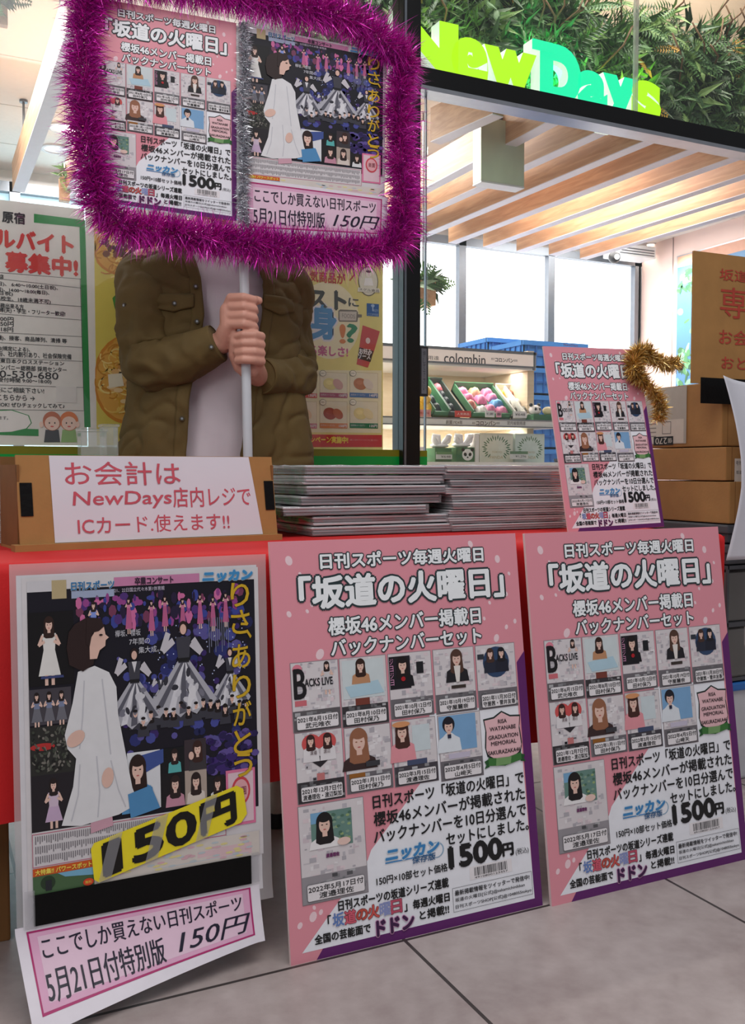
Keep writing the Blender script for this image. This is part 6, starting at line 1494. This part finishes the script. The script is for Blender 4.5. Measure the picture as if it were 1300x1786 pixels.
# curled white paper
o = thing('white_paper_sheet', 'white curled paper sheet hanging at the right edge before the boxes', 'paper', (on_y(1262, 655, yc - .06).x, yc - .06, 0))
t0, t1 = on_y(1264, 655, yc - .06), on_y(1290, 976, yc - .06); b = MB(); b.m('white_paper')
def wp(u, v):
    x = (.0 + .066 * (1 - (1 - v) ** 2.2) * .95 if v < .45 else .054 + .006 * math.sin(v * 7)) + .20 * u - .02 * max(0, v - .8) * (1 - u)
    if v >= .45: x = .0 + .066 * (1 - (1 - .45) ** 2.2) * .95 + .004 * math.sin((v - .45) * 7) + .20 * u - .06 * max(0, v - .6) * (1 - u)
    return Vector((x, .03 * math.sin(u * 3) * (1 - v) - .02 * math.sin(v * 3.1), t0.z - (t0.z - t1.z) * v - .02 * u * (1 - v)))
b.grid(wp, 16, 40); po = b.build('paper_sheet', o); m_ = po.modifiers.new('thickness', 'SOLIDIFY'); m_.thickness = .0006
# storage bins under the boxes
mat('bin_grey', (74, 76, 82), .45, var=.05); film('bin_clear', (150, 150, 148), .62, .25, .5, .35); mat('lid_blue', (40, 110, 190), .4)
z_ = on_x(1262, 985, XB).z
def bin_(z0, z1, label, m, lid=None, dy=0, dx=0, name='storage_bin'):
    o = thing(name, label, 'storage bin', (XB - .008 + dx, yc - .004 + dy, z0)); h_ = z1 - z0
    b = MB(); b.m(m); b.box((.008, .008, 0), (.43, .342, h_ - .02), bev=.008); b.build('bin_body', o)
    b = MB(); b.m(lid or m); b.box((0, 0, h_ - .024), (.44, .35, h_ - .001), bev=.005); b.build('bin_rim', o)
    return o
bin_((zz[0] + z_) / 2 + .004, zz[0], 'dark grey plastic bin directly under the cardboard boxes', MATS['bin_grey'])
bin_(z_, (zz[0] + z_) / 2 + .002, 'dark grey plastic bin above the clear drawer unit', MATS['bin_grey'])
zd = on_x(1290, 1210, XB).z
dr = thing('drawer_unit', 'grey see-through plastic drawer unit between the bins at the right', 'drawer unit', (XB, yc, zd + .022)); h_ = z_ - zd - .024
b = MB(); b.m('bin_grey'); b.box((0, 0, 0), (.42, .34, .008)); b.box((0, 0, h_ - .01), (.42, .34, h_)); b.box((0, .33, 0), (.42, .34, h_)); b.box((0, 0, h_ * .47), (.42, .34, h_ * .47 + .012))
for y in (0, .11, .22): b.box((-.002, y, 0), (.004, y + .006, h_))
b.build('frame', dr)
for k in (0, 1):
    b = MB(); b.m('bin_clear'); z0 = h_ * (.03 + .49 * k); b.box((.004, .004, z0), (.41, .32, z0 + h_ * .42), bev=.006); d_ = b.build('drawer', dr)
    b = MB(); b.m('bin_grey'); b.box((.15, -.014, z0 + h_ * .28), (.27, .004, z0 + h_ * .34), bev=.003); b.build('drawer_handle', d_)
bin_(.001, zd + .018, 'white container with a blue lid on the floor at the right edge', mat('bin_white', (206, 208, 214), .4), MATS['lid_blue'], dx=.002)
